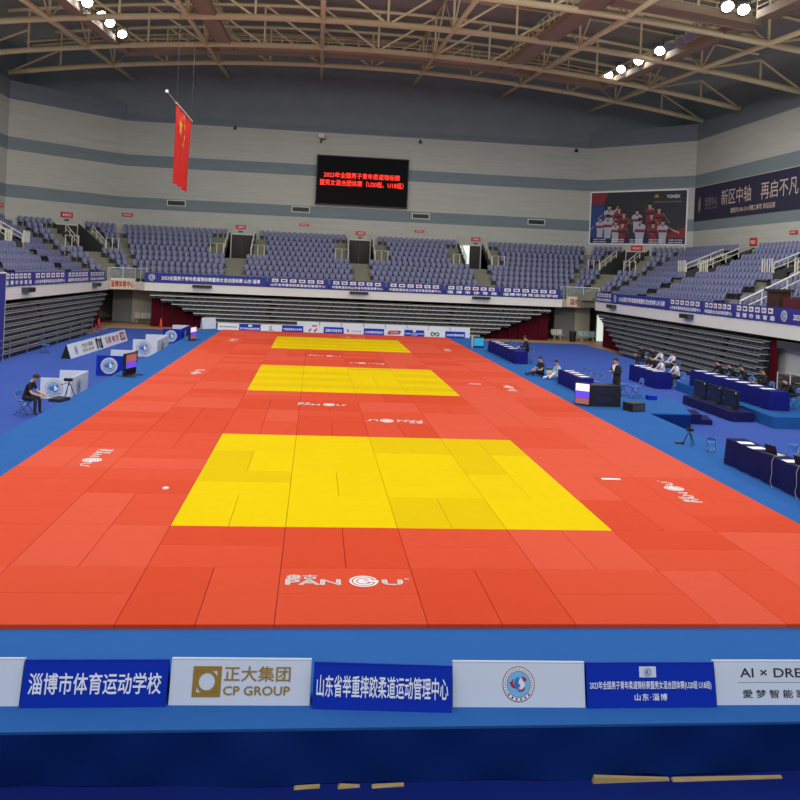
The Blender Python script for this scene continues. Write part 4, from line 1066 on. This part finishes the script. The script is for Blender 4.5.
booth('white booth with round emblem beyond the blue one with the monitor', -11.35,-10.05,35.0,38.4,.92,M_white)
booth('blue booth with white round emblem, farthest of the row', -11.2,-10.05,42.9,46.5,.92,M_bluep)
def monitor(label, x, y, rz, w, h, base_dx, scr):
    t = thing('scoreboard_monitor', label, 'monitor', (x,y,PZ), rz)
    MB().box(-w/2,w/2,0,.12,.06,h).obj('cabinet', M_black, t)
    MB().box(-w/2+.04,w/2-.04,-.012,0,.1+(h-.16)*.62,h-.05).obj('score_panel_top', scr[0], t); MB().box(-w/2+.04,w/2-.04,-.012,0,.1+(h-.16)*.3,.1+(h-.16)*.61).obj('score_panel_middle', scr[1], t); MB().box(-w/2+.04,w/2-.04,-.012,0,.1,.1+(h-.16)*.29).obj('score_panel_bottom', scr[2], t)
    b = MB(); b.tube([(-w*.35,-.35,.02),(-w*.35,.45,.02)],.03,6); b.tube([(w*.35,-.35,.02),(w*.35,.45,.02)],.03,6); b.tube([(-w*.35,.05,.02),(w*.35,.05,.02)],.03,6); b.obj('stand', M_dgrey, t)
monitor('black scoreboard monitor facing the mats beside the blue booth', -8.9, 23.3, 1.33, .95, .92, 0, (M_scrr,M_scrb if False else M_scrp,M_led))
monitor('small far scoreboard monitor on the left platform edge near the last booth', -8.8, 39.5, 1.33, .9, .84, 0, (M_scrw,M_scrp,M_scrr))
def cone(label, x, y, h, m):
    t = thing('traffic_cone', label, 'cone', (x,y,-.611))
    MB().box(-.17,.17,-.17,.17,0,.03).obj('base', m, t); MB().lathe([(.14,.03),(.04,h),(.02,h+.01)],12).obj('body', m, t, True); MB().lathe([(.103,h*.38),(.08,h*.6)],12).obj('white_band', M_whiter, t)
cone('orange cone on the wooden floor in front of the back curtains', -13.4, 54.3, .75, M_orange)
cone('red cone at the far end of the left bleachers', -17.2, 50.9, .85, M_redc)
CH = {}
def chair_parts():
    s = MB(); vs = []; N = 6
    s.prism([(-.2,-.2),(.2,-.2),(.21,.15),(.12,.2),(-.12,.2),(-.21,.15)],.43,.46)
    b = MB(); fs = []
    for k in range(4):
        z = .62+.06*k; hw = (.2,.215,.2,.14)[k]
        for j in range(N+1): u = -1+2*j/N; vs.append((u*hw,.24+.02*k-.03*u*u,z))
    M = len(vs); vs += [(x,y+.02,z) for x,y,z in vs]
    for k in range(3):
        for j in range(N): q = k*(N+1)+j; fs += [(q,q+1,q+N+2,q+N+1),(M+q,M+q+N+1,M+q+N+2,M+q+1)]
    for j in range(N): q = 3*(N+1)+j; fs.append((q,q+1,M+q+1,M+q))
    b.add(vs, fs)
    CH['seat'] = s.mesh('seat', M_chairb); CH['backrest'] = b.mesh('backrest', M_chairb, True)
    for sg in (-1,1):
        CH['leg%d' % sg] = MB().tube([(sg*.2,-.22,0),(sg*.2,.24,.62),(sg*.19,.28,.78)],.014,6).mesh('leg', M_chrome, True)
        CH['rleg%d' % sg] = MB().tube([(sg*.175,.26,0),(sg*.175,-.16,.45)],.014,6).mesh('leg', M_chrome, True)
    CH['stretcher'] = MB().tube([(-.2,-.19,.04),(.2,-.19,.04)],.012,6).mesh('stretcher', M_chrome)
chair_parts()
def chair(label, x, y, z, rz, group=None, sc=1.0):
    t = thing('folding_chair', label, 'chair', (x,y,z), rz, group)
    t.scale = (sc,sc,sc)
    for nm, k in (('seat','seat'),('backrest','backrest'),('leg','leg-1'),('leg','leg1'),('leg','rleg-1'),('leg','rleg1'),('stretcher','stretcher')): link(nm, CH[k], t)
    return t
chair('blue folding chair by the fence at the left edge', -16.0, 35.2, FZ, 2.2)
chair('blue folding chair by the fence in front of the left bleachers, farther one', -16.0, 46.4, FZ, 2.0)
t = thing('guard_fence', 'grey pipe fence in front of the left bleachers', 'fence', (-16.5,33,FZ))
M_fence = mat('fence_grey', (112,114,118), 0.6)
for z in (.35,.7,1.05): MB().tube([(0,-4,z),(0,13.5,z)],.022,6).obj('rail', M_fence, t)
for k in range(8): MB().tube([(0,-4+2.5*k,0),(0,-4+2.5*k,1.05)],.028,6).obj('post', M_fence, t)
t = thing('hanging_banner', 'tall plain blue banner at the left picture edge beside the bleachers', 'banner', (-16.75,30.9,FZ)); MB().box(-.02,.02,-3,.35,.05,4.3).obj('cloth', M_bannerp, t); MB().tube([(0,-3,4.3),(0,.4,4.3)],.04,6).obj('top_rod', M_mgrey, t); MB().tube([(0,.38,0),(0,.38,4.3)],.03,6).obj('pole', M_mgrey, t)
def bench(label, x, y, rz, n, m):
    t = thing('waiting_bench', label, 'bench', (x,y,-.611), rz)
    for k in range(n):
        b = MB(); b.box(-.23+.5*k,.23+.5*k,-.22,.2,.4,.44); b.beam((.5*k,.21,.44),(.5*k,.32,.86),.46,.04,None,(0,1,0)); b.obj('seat', m, t)
    MB().box(-.25,.5*n-.25,-.05,.05,.34,.4).obj('beam', M_mgrey, t)
    for x_ in (0,.5*(n-1)): MB().tube([(x_,-.25,0),(x_,0,.36),(x_,.25,0)],.03,6).obj('leg', M_mgrey, t)
bench('grey metal waiting bench against the left corner wall', -16.3, 59.4, 0, 3, M_mgrey)
bench('pale green waiting bench beside the bin in the right corner', 20.9, 56.6, 0, 3, mat('pale_green_seat',(150,178,170),.5))
bench('grey waiting bench left of the black bin in the right corner', 18.9, 57.8, 0, 2, M_mgrey)
t = thing('litter_bin', 'black square bin in the right corner', 'bin', (19.9,55.9,-.611)); MB().lathe([(.24,0),(.3,.8)],12).obj('body', M_black, t); MB().lathe([(.31,.8),(.31,.86),(.2,.95)],12).obj('lid', M_dgrey, t)

# ------------------------------------------------------------------ right side: tables, screens, second platform
def table(label, x, y, z, rz, w, d, h, m, group=None, seed=1):
    """table w along local x, d deep along local y, front edge on y = 0, cloth to the floor"""
    t = thing('draped_table', label, 'table', (x,y,z), rz, group)
    MB().box(.05,w-.05,.05,d-.05,h-.04,h-.012).obj('tabletop', M_wood2, t)
    for px in (.1,w-.1):
        for py in (.1,d-.1): MB().tube([(px,py,0),(px,py,h-.04)],.02,6).obj('leg', M_dgrey, t)
    r = random.Random(seed); b = MB(); P = [(0,d),(0,0),(w,0),(w,d)]; ring_ = []
    pts = []
    for i in range(3):
        a_ = Vector(P[i]); c_ = Vector(P[i+1]); n = max(4,int((c_-a_).length/.12)); dd = (c_-a_).normalized(); nn = Vector((dd.y,-dd.x))
        for k in range(n):
            u = k/n; pts.append((a_+(c_-a_)*u, nn, u*(c_-a_).length+i*7))
    pts.append((Vector(P[3]), Vector((1,0)), 0))
    f0 = r.uniform(0,6)
    vs = []; fs = []
    for p, nn, s_ in pts:
        wv = .5+.5*math.sin(s_*9+f0+1.5*math.sin(s_*2.3))
        for (zz, am) in ((h,0),(h-.03,.006),(h*.5,.035*wv+.01),(.01,.06*wv+.015)):
            q = p+nn*am; vs.append((q.x,q.y,zz))
    for i in range(len(pts)-1):
        for j in range(3): q = i*4+j; fs.append((q,q+4,q+5,q+1))
    b.add(vs, fs); b.add([(0,0,h),(w,0,h),(w,d,h),(0,d,h)],[(0,1,2,3)])
    b.obj('tablecloth', m, t, True)
    return t
PD = -PI/2   # tables run along -Y with their front towards the mats (-X)
def along(x, y0, y1): return x, y0, abs(y0-y1)
def rtable(label, x, y0, y1, z, d, h, m, group=None, seed=1): return table(label, x, y0, z, PD, y0-y1, d, h, m, group, seed)
rtable('navy-draped table with two laptops at the right edge of the platform', 9.3, 9.95, 4.6, PZ, .5, .66, M_navyd, 'navy tables beside the mats', 1)
rtable('navy-draped table with white papers beyond the black scoreboard cabinet', 9.36, 25.2, 22.2, PZ, .6, .6, M_navy, 'navy tables beside the mats', 2)
rtable('long navy-draped table at the far right of the mats', 9.2, 39.3, 32.4, PZ, .65, .66, M_navy, 'navy tables beside the mats', 3)
# second platform for the officials
t = thing('officials_platform', 'raised teal carpeted platform under the long officials table', 'platform', (0,0,FZ))
MB().prism([(16.2,28.0),(15.45,18.2),(19.3,18.2),(19.6,28.0)],0,.42).obj('body', M_teal, t)
rtable('long navy-draped officials table on the raised platform', 16.25, 26.6, 19.7, FZ+.42, .75, .74, M_navy, 'officials tables', 4)
rtable('navy-draped officials table on the floor left of the raised platform', 15.2, 31.5, 28.15, FZ, .8, .8, M_navy, 'officials tables', 5)
rtable('low navy-draped stand under the row of black screens', 14.5, 23.6, 19.4, FZ, .9, .36, M_navyd, None, 6)
for i,(y0,y1) in enumerate(((23.5,22.3),(22.2,21.0),(20.9,19.7))):
    t = thing('black_screen', 'black flat screen on the low navy stand, %s from the left' % ordn(i+1), 'screen', (14.9,(y0+y1)/2,FZ+.36), PD, 'black screens in front of the officials')
    MB().box(-.55,.55,0,.08,.06,.74).obj('cabinet', M_black, t); MB().box(-.51,.51,-.01,0,.1,.7).obj('panel', mat('screen_off',(30,34,38),.25), t); MB().box(-.2,.2,-.12,.2,0,.06).obj('foot', M_dgrey, t)
    MB().lathe([(.03,0),(.03,.03)],8,None,(.45,-.02,.66)).obj('lamp', M_whiter, t)
# scoreboard cabinet at mid right
t = thing('scoreboard_cabinet', 'black scoreboard cabinet with violet screen at the right platform edge', 'scoreboard', (8.6,18.75,PZ))
MB().box(.06,1.2,0,.6,0,.78).obj('cabinet', M_black, t)
for k in range(2): MB().box(.2,.95,-.02,0,.12+.34*k,.34+.34*k).obj('rear_slot', mat('slot_navy',(18,20,48),.5), t)
sc_ = thing('scoreboard_screen', 'upright screen showing white, violet and red bands left of the black cabinet', 'screen', (8.36,18.85,PZ), -.62)
MB().box(-.29,.29,0,.06,.02,.86).obj('bezel', M_black, sc_)
for z0,z1,m in ((.55,.82,M_scrw),(.3,.54,M_scrp),(.07,.29,M_scrr)): MB().box(-.26,.26,-.012,0,z0,z1).obj('score_panel', m, sc_)
t = thing('floor_speaker', 'low black wedge speaker right of the scoreboard cabinet', 'speaker', (10.02,18.1,PZ),.3); MB().prism([(-.3,-.3),(.3,-.3),(.3,.2),(-.3,.2)],0,.3).obj('body', M_black, t); MB().box(-.26,.26,-.32,-.3,.04,.26).obj('grille', M_dgrey, t)
t = thing('scoreboard_monitor', 'far scoreboard monitor with cyan screen near the right end of the boards', 'monitor', (8.95,41.2,PZ))
MB().box(-.36,.36,0,.3,0,.68).obj('cabinet', M_black, t); MB().box(-.32,.32,-.02,0,.12,.62).obj('screen', M_scrb, t); MB().box(-.42,-.38,-.1,.35,0,.8).obj('side_panel', M_mgrey, t)
# on the near table
TZ = PZ+.661
def paper(label, x, y, z, rz, w=.21, d=.3, g='papers on the tables'):
    o = MB().box(-w/2,w/2,-d/2,d/2,0,.008).obj('paper_sheet', M_paper); o.location = (x,y,z); o.rotation_euler = (0,0,rz); tag(o, label, 'paper', g)
paper('white paper stack at the left end of the laptop table', 9.5, 9.35, TZ, 1.4, .28, .36); paper('white paper stack just left of the first laptop', 9.47, 8.75, TZ, 1.6, .28, .38); paper('white paper between the two laptops', 9.5, 7.35, TZ, 1.5, .28, .3)
def laptop(label, x, y, z, rz):
    t = thing('laptop', label, 'laptop', (x,y,z), rz, 'laptops on the near table')
    MB().box(-.17,.17,-.12,.12,0,.018).obj('keyboard_base', M_mgrey, t); s = MB(); s.beam((0,-.125,.02),(0,-.19,.24),.34,.012,None,(0,-1,.2)); s.obj('screen_lid', M_black, t)
laptop('open black laptop on the near table, the farther one', 9.55, 8.05, TZ, -PI/2+.25); laptop('open black laptop on the near table, nearest the picture edge', 9.55, 6.85, TZ, -PI/2+.2)
for y, wd in ((7.75,'the farther laptop'),(6.75,'the nearer laptop')):
    o = MB().tube([(9.42,y,TZ+.02),(9.31,y-.03,TZ+.02),(9.24,y-.06,TZ-.1),(9.22,y-.12,.25),(9.2,y-.1,.05),(9.16,y-.25,PZ+.02),(9.1,y-.35,PZ+.02)],.009,6).obj('cable', M_grey_l, None, True); tag(o, 'grey cable hanging down the tablecloth from %s' % wd, 'cable')
chair('blue folding chair behind the near table, beside the farther laptop', 10.12, 8.65, PZ, PD, 'blue chairs behind the near table'); chair('blue folding chair behind the near table, beside the nearer laptop', 10.12, 7.35, PZ, PD, 'blue chairs behind the near table')
chair('low blue folding chair standing alone on the carpet by the small tripod', 9.6, 11.35, PZ, 2.6, None, .56)
t = thing('camera_tripod', 'small black tripod with a camera on the right carpet', 'tripod', (9.31,12.08,PZ))
for k in range(3):
    a = 2*PI*k/3+.4; MB().tube([(.04*math.cos(a),.04*math.sin(a),.36),(.2*math.cos(a),.2*math.sin(a),0)],.014,6).obj('leg', M_black, t)
MB().tube([(0,0,.3),(0,0,.42)],.018,6).obj('column', M_black, t); MB().box(-.09,.09,-.05,.05,.42,.5).obj('camera', M_black, t); MB().lathe([(.03,0),(.03,.06)],8,None,(0.0,0,.5)).obj('viewfinder', M_black, t)
o = MB().box(-.12,.12,-.05,.05,0,.06).obj('camera_bag', M_dgrey); o.location = (9.12,12.3,PZ); tag(o, 'small dark pouch beside the foot of the right tripod', 'pouch')
# on the other tables
for k in range(4): paper('white papers on the middle navy table, %s from its far end' % ordn(k+1), 9.72, 24.7-.65*k, PZ+.601, 1.55+.1*k, .3, .42)
for k in range(5): paper('white papers on the far navy table, %s from its far end' % ordn(k+1), 9.5, 38.7-1.1*k, PZ+.661, 1.5+.07*k, .3, .5)
for k in range(7): paper('white papers on the long officials table, %s from its far end' % ordn(k+1), 16.55+.02*(k%2), 26.2-.95*k, FZ+1.161, 1.5+.1*(k%3), .3, .55)
for k in range(4): paper('white papers on the floor-standing officials table, %s from its far end' % ordn(k+1), 15.6, 31.1-.75*k, FZ+.801, 1.5, .36, .55)
for k in range(4): chair('blue folding chair behind the middle navy table, %s from its far end' % ordn(k+1), 10.12+.0*k, 24.6-.72*k, PZ, PD-.1+.1*(k%2), 'blue chairs behind the middle table')
for k in (0,1,2,4): chair('blue folding chair behind the far navy table, %s from its far end' % ordn(k+1), 10.1, 38.2-1.25*k, PZ, PD+.1*(k%2), 'blue chairs behind the far table')
chair('blue folding chair on the stage extension right of the standing man', 11.35, 21.2, PZ, PD); chair('blue folding chair half turned behind the standing man', 11.0, 21.9, PZ, .6)
o = tag(MB().box(-.18,.18,-.15,.15,0,.16).obj('blue_bag', M_bluep), 'blue bag lying on the stage extension by the chairs', 'bag'); o.location = (11.9,20.9,PZ)
t = thing('wooden_chair', 'dark wooden armless chair at the right end of the raised platform', 'chair', (17.6,18.75,FZ+.42), -PI*.6)
MB().box(-.23,.23,-.22,.22,.44,.5).obj('seat', M_wood2, t); MB().box(-.22,.22,.18,.24,.55,1.0).obj('backrest', M_wood2, t)
for x_ in (-.2,.2):
    MB().box(x_-.025,x_+.025,-.22,-.17,0,.44).obj('leg', M_wood2, t); MB().box(x_-.025,x_+.025,.18,.23,0,.6).obj('leg', M_wood2, t)
t = thing('equipment_rack', 'grey stacked equipment rack against the right bleacher end', 'rack', (20.45,25.3,-.611))
for k in range(3): MB().box(-.3,.3,-.5,.5,.2+.36*k,.48+.36*k).obj('crate', M_dgrey, t)
for x_ in (-.32,.32):
    for y_ in (-.52,.52): MB().tube([(x_,y_,0),(x_,y_,1.3)],.025,6).obj('post', M_mgrey, t)
t = thing('lectern', 'dark brown lectern at the front of the right stand', 'lectern', (21.5,28.3,2.75)); MB().prism([(-.3,-.55),(.3,-.55),(.3,.55),(-.3,.55)],0,1.55).obj('body', M_wood2, t); MB().box(-.4,.4,-.7,.7,1.55,1.68).obj('top', M_wood2, t)
t = thing('draped_table', 'maroon-draped table beside the lectern at the right picture edge', 'table', (21.5,25.9,2.75)); MB().box(-.38,.38,-1.4,1.35,.74,.78).obj('tabletop', M_wood2, t); MB().box(-.4,.4,-1.42,1.37,.781,1.25).obj('tablecloth', M_maroon, t); 
for x_ in (-.3,.3):
    for y_ in (-1.3,1.25): MB().tube([(x_,y_,0),(x_,y_,.74)],.03,6).obj('leg', M_dgrey, t)
t = thing('storage_box', 'white lidded box behind the two people sitting at the platform edge', 'box', (9.95,28.3,PZ)); MB().box(-.22,.22,-.16,.16,0,.22).obj('body', M_whiter, t); MB().box(-.24,.24,-.18,.18,.22,.3).obj('lid', M_green, t)

# ------------------------------------------------------------------ people
def person(label, x, y, z, rz, pose, shirt, trous=None, sleeves='short', hair=True, arms=None, bend=0.0, scale=1.0, group=None):
    trous = trous or M_ctrous
    P = {}; R = {}
    def j(n, p, r): P[n] = Vector(p); R[n] = r
    if pose == 'stand': hz, kn, an = .93, [(-.10,-.03,.50),(.10,-.03,.50)], [(-.11,.02,.08),(.11,.02,.08)]
    elif pose == 'sit': hz, kn, an = .585, [(-.13,-.40,.545),(.13,-.42,.545)], [(-.14,-.40,.08),(.13,-.44,.08)]
    else: hz, kn, an = .12, [(-.14,-.40,.16),(.14,-.38,.30)], [(-.16,-.80,.06),(.15,-.66,.06)]
    def lean(yz, zz): # torso leaning forward by bend
        h_ = zz; return (0, yz-math.sin(bend)*h_, hz+math.cos(bend)*h_)
    j('pelvis', (0,0,hz+.02), .135); j('waist', lean(0,.2), .125); j('chest', lean(0,.4), .145); j('neck', lean(.01,.545), .058)
    hd = lean(-.03-.5*bend*.2,.67); j('head', hd, .088); j('crown', (hd[0],hd[1]-.005,hd[2]+.075), .085)
    for s, sg in (('l',-1),('r',1)):
        c = lean(0,.47)
        j('sh'+s, (sg*.17,c[1],c[2]), .062)
        e, w_ = (arms or {}).get(s, ((sg*.24,.02,-.27),(sg*.24,-.08,-.5)))
        j('el'+s, (e[0],c[1]+e[1],c[2]+e[2]), .042); j('wr'+s, (w_[0],c[1]+w_[1],c[2]+w_[2]), .03)
        dv = (P['wr'+s]-P['el'+s]).normalized(); j('pa'+s, P['wr'+s]+dv*.07, .034)
        side = dv.cross(Vector((0,1,.3))).normalized()
        for q in range(4):
            o = side*(.024-.016*q); ln = (.06,.075,.07,.055)[q]
            j('f%d%s' % (q,s), P['pa'+s]+dv*.03+o, .0095); j('g%d%s' % (q,s), P['pa'+s]+dv*(.03+ln*.8)+o+Vector((0,0,-.018)), .008)
        j('t0'+s, P['wr'+s]+dv*.03+side*.04, .011); j('t1'+s, P['wr'+s]+dv*.075+side*.055, .009)
        k = 0 if sg < 0 else 1
        j('hp'+s, (sg*.09,-.01,hz-.02), .098); j('kn'+s, kn[k], .062); j('an'+s, an[k], .045); a_ = an[k]
        dy = -.15 if pose != 'floor' else -.06; dz_ = -.045 if pose != 'floor' else .12
        j('to'+s, (a_[0]+sg*.02,a_[1]+dy,max(.035,a_[2]+dz_)), .036)
    E = [('pelvis','waist'),('waist','chest'),('chest','neck'),('neck','head'),('head','crown')]
    for s in 'lr':
        E += [('chest','sh'+s),('sh'+s,'el'+s),('el'+s,'wr'+s),('wr'+s,'pa'+s),('pelvis','hp'+s),('hp'+s,'kn'+s),('kn'+s,'an'+s),('an'+s,'to'+s),('wr'+s,'t0'+s),('t0'+s,'t1'+s)]
        for q in range(4): E += [('pa'+s,'f%d%s' % (q,s)),('f%d%s' % (q,s),'g%d%s' % (q,s))]
    names = list(P); ix = {n:i for i,n in enumerate(names)}
    me = bpy.data.meshes.new('skeleton'); me.from_pydata([tuple(P[n]) for n in names], [(ix[a],ix[b]) for a,b in E], [])
    so = bpy.data.objects.new('skeleton', me); TMPS.objects.link(so)
    so.modifiers.new('skin','SKIN'); so.modifiers.new('sub','SUBSURF').levels = 1
    for n in names:
        sv = me.skin_vertices[0].data[ix[n]]; r = R[n]
        sv.radius = (r*1.15, r*.85) if n in ('chest','waist','pelvis') else (r, r)
    me.skin_vertices[0].data[0].use_root = True
    return dict(label=label, so=so, P=P, R=R, E=E, loc=(x,y,z), rz=rz, shirt=shirt, trous=trous, sleeves=sleeves, hair=hair, scale=scale, group=group, bend=bend)
TMPS = bpy.data.collections.new('temporary')
tsc = bpy.data.scenes.new('temporary'); tsc.collection.children.link(TMPS)
def finish_people(lst):
    vl = tsc.view_layers[0]; vl.update(); dg = vl.depsgraph
    for p in lst:
        me = bpy.data.meshes.new_from_object(p['so'].evaluated_get(dg)); me.name = 'person'
        me.materials.clear()
        for m in (M_skin, p['shirt'], p['trous'], M_shoe): me.materials.append(m)
        seg = []
        for a, b in p['E']:
            n = b[:2]
            if b in ('waist','chest') or n == 'sh': k = 1
            elif n == 'el': k = 1
            elif n == 'wr': k = 1 if p['sleeves'] == 'long' else 0
            elif n in ('hp','kn','an'): k = 2
            elif n == 'to': k = 3
            else: k = 0
            seg.append((p['P'][a], p['P'][b], p['R'][a], p['R'][b], k, b))
        mi = []
        for f in me.polygons:
            c = f.center; best = 9; bk = 0
            for a, b, ra, rb, k, nm in seg:
                d = b-a; u = max(0,min(1,(c-a).dot(d)/max(1e-9,d.length_squared))); e = (c-(a+d*u)).length-(ra+(rb-ra)*u)
                if nm == 'neck' and u < .55: kk = 1
                elif nm[:2] == 'el' and p['sleeves'] == 'short' and u > .75: kk = 0
                elif nm == 'waist' and u < .3: kk = 2
                else: kk = k
                if e < best: best, bk = e, kk
            mi.append(bk)
        me.polygons.foreach_set('material_index', mi); me.polygons.foreach_set('use_smooth', [True]*len(mi))
        o = link('person', me); o.location = p['loc']; o.rotation_euler = (0,0,p['rz']); o.scale = (p['scale'],)*3
        tag(o, p['label'], 'person', p['group'])
        if p['shirt'] is M_csuit and 'standing' in p['label']:
            c = p['P']['chest']; sf = MB(); sf.add([(-.075,-.135,.13),(.075,-.135,.13),(.06,-.15,.02),(0,-.14,-.2),(-.06,-.15,.02)],[(0,1,2,3,4)]); sf.add([(-.02,-.155,.1),(.02,-.155,.1),(.015,-.15,-.1),(-.015,-.15,-.1)],[(0,1,2,3)],None)
            sf.obj('shirt_front', M_cwhite, o, False, Matrix.Translation(c+Vector((0,-.03,0))))
            cl = MB(); cl.tube([(-.06,-.05,.155),(-.03,-.1,.12),(.03,-.1,.12),(.06,-.05,.155)],.014,6); cl.obj('collar', M_cwhite, o, False, Matrix.Translation(c))
        h = p['P']['head']; tl = Matrix.Translation(h) @ Matrix.Rotation(p['bend'],4,'X')
        # hair cap
        b = MB(); vs = []; fs = []; N = 14; K = 6
        for k in range(K+1):
            th = PI*.62*k/K
            for i in range(N):
                a = 2*PI*i/N; front = max(0,-math.sin(a)); t2 = th*(1-.42*front)
                r = .106; vs.append((r*.92*math.sin(t2)*math.cos(a), r*1.05*math.sin(t2)*math.sin(a)+.008, .035+r*1.12*math.cos(t2)))
        for k in range(K):
            for i in range(N): q = k*N+i; r_ = k*N+(i+1)%N; fs.append((q,q+N,r_+N,r_))
        b.add(vs, fs); b.obj('hair', M_hair, o, True, tl)
        f = MB(); f.prism([(-.014,-.088),(.014,-.088),(0,-.118)], -.02, .02); f.obj('nose', M_skin, o, True, tl)
        for sg in (-1,1):
            MB().lathe([(.003,-.008),(.012,0),(.003,.008)],8,None,(sg*.034,-.088,.02)).obj('eye', M_hair, o, False, tl)
            MB().lathe([(.004,-.03),(.02,-.01),(.022,.015),(.004,.03)],8,None,(sg*.092,.005,.0)).obj('ear', M_skin, o, True, tl)
        MB().box(-.025,.025,-.094,-.085,-.048,-.04).obj('mouth', M_dred, o, False, tl)
    for p in lst: bpy.data.objects.remove(p['so'])
    bpy.data.scenes.remove(tsc)
ph_arms = {'l':((-.23,-.03,-.25),(-.08,-.27,-.2)),'r':((.23,-.03,-.25),(.06,-.28,-.17))}
wr_arms = {'l':((-.25,-.12,-.26),(-.14,-.36,-.30)),'r':((.25,-.12,-.26),(.12,-.36,-.30))}
ty_arms = {'l':((-.22,-.10,-.27),(-.15,-.34,-.36)),'r':((.22,-.10,-.27),(.15,-.34,-.36))}
PEOPLE = []
PP = PEOPLE.append
PP(person('man in black suit and white shirt standing and looking at a phone', 10.0, 19.75, PZ, -1.0, 'stand', M_csuit, M_ctrous, 'long', arms=ph_arms, bend=.12))
PP(person('man in black T-shirt seated at the left edge of the platform', -10.95, 17.3, FZ, 1.45, 'sit', M_ctee, M_ctrous, 'short', arms=ty_arms, bend=.4))
PP(person('person in black T-shirt sitting on the right carpet edge', 9.3, 27.6, PZ, -1.2, 'floor', M_ctee, M_ctrous, 'short', arms=wr_arms, bend=.15))
PP(person('person in light blue and white top sitting beside the middle navy table', 9.75, 26.3, PZ, -1.3, 'floor', M_clblue, M_cwhite, 'short', arms=wr_arms, bend=.2))
PP(person('person in dark clothes seated behind the far navy table', 10.35, 34.3, PZ, PD, 'sit', M_ctee, M_ctrous, 'long', arms=wr_arms, bend=.2))
g1 = 'officials around the far tables'
for k,(x_,y_,sh,lb_) in enumerate([(16.5,31.35,M_ctee,'person in black leaning over the left end of the floor-standing officials table'),(16.5,30.2,M_cwhite,'person in white shirt resting chin on hands at the floor-standing officials table'),(16.6,28.7,M_cwhite,'man in white shirt at the right end of the floor-standing officials table')]):
    PP(person(lb_, x_, y_, FZ, PD+.1*k, 'sit', sh, M_ctrous, 'short', arms=wr_arms, bend=.3, group=g1))
for k,(x_,y_,sh,lb_) in enumerate([(18.8,38.4,M_csuit,'person in dark suit seated by the bleachers, leftmost of four'),(18.9,37.0,M_csuit,'person in dark suit seated by the bleachers, second of four'),(18.8,35.6,M_cwhite,'person in white top seated by the bleachers, third of four'),(18.9,34.2,M_cwhite,'person in white top seated by the bleachers, rightmost of four')]):
    PP(person(lb_, x_, y_, FZ, PD+.2, 'sit', sh, M_ctrous, 'long', arms=wr_arms, bend=.3, group=g1)); chair('blue folding chair under the %s person seated by the bleachers' % ('leftmost','second','third','rightmost')[k], x_, y_, FZ, PD+.2, 'blue chairs by the bleachers')
for k,(y_,sh,lb_) in enumerate([(26.1,M_ctee,'dark-haired person bent over the long officials table, leftmost'),(25.0,M_ctee,'person in black bent over the long officials table, second from left'),(24.0,M_csuit,'person in black at the long officials table, third from left'),(22.4,M_csuit,'man in black suit writing at the middle of the long officials table'),(20.4,M_ctee,'person in black bent low at the right end of the long officials table')]):
    PP(person(lb_, 17.6, y_, FZ+.42, PD, 'sit', sh, M_ctrous, 'long', arms=wr_arms, bend=(.5,.5,.4,.25,.7)[k], group=g1)); chair('blue folding chair under the %s person at the long officials table' % ordn(k+1), 17.6, y_, FZ+.42, PD, 'blue chairs at the long officials table')
for k,(x_,y_) in enumerate(((16.5,31.35),(16.5,30.2),(16.6,28.7))): chair('blue folding chair under the %s person at the floor-standing officials table' % ordn(k+1), x_, y_, FZ, PD+.1*k, 'blue chairs at the floor-standing table')
chair('blue folding chair under the seated man at the left platform edge', -10.95, 17.3, FZ, 1.45); chair('blue folding chair under the person at the far navy table', 10.35, 34.3, PZ, PD)
finish_people(PEOPLE)
o = MB().box(-.04,.04,-.01,.01,0,.15).obj('phone', M_black); o.location = (10.0-.27,19.75-.22,PZ+1.2); o.rotation_euler = (.5,0,-1.0); tag(o, 'dark phone held by the standing man in the suit', 'phone')
t = thing('camera_tripod', 'black tripod with a video camera in front of the white booth', 'tripod', (-9.75,17.9,PZ))
for k in range(3):
    a = 2*PI*k/3+.2; MB().tube([(.03*math.cos(a),.03*math.sin(a),.42),(.2*math.cos(a),.2*math.sin(a),0)],.014,6).obj('leg', M_black, t)
MB().tube([(0,0,.36),(0,0,.5)],.02,6).obj('column', M_black, t); MB().box(-.16,.1,-.06,.06,.5,.6).obj('camera', M_black, t); MB().tube([(0,0,.45),(-.3,.1,.36)],.012,6).obj('handle', M_black, t)
o = tag(MB().box(-.3,.3,-.2,.2,0,.1).obj('equipment_case', M_csuit), 'low black case on the carpet edge beside the seated man', 'case'); o.location = (-9.75,16.9,PZ); o.rotation_euler = (0,0,1.3)

# the upper structure sits a hand's breadth higher than first measured
UP = ('terrace_','stadium_seat','trim_','corner_sign','balcony_rail','sponsor_banner','fascia_lamp','guard_rail','hand_rail','exit_sign','wall_vent','led_board','security_camera','wall_lamp','team_poster','wall_banner','national_flag','ceiling','roof_','lighting_catwalk','floodlight','lectern')
WALLS = ('wall_back','wall_back_left','wall_back_right','wall_left','wall_right','wall_back_upper','wall_left_upper','wall_right_upper')
for o in list(COL.objects):
    if o.parent is not None or o.name == 'trim_10': continue
    n_ = o.name
    if n_.startswith(UP) or n_ in WALLS or (n_.startswith('door_') and n_ != 'door_20') or (n_.startswith('draped_table') and o.location.z > 2): o.location.z += .14
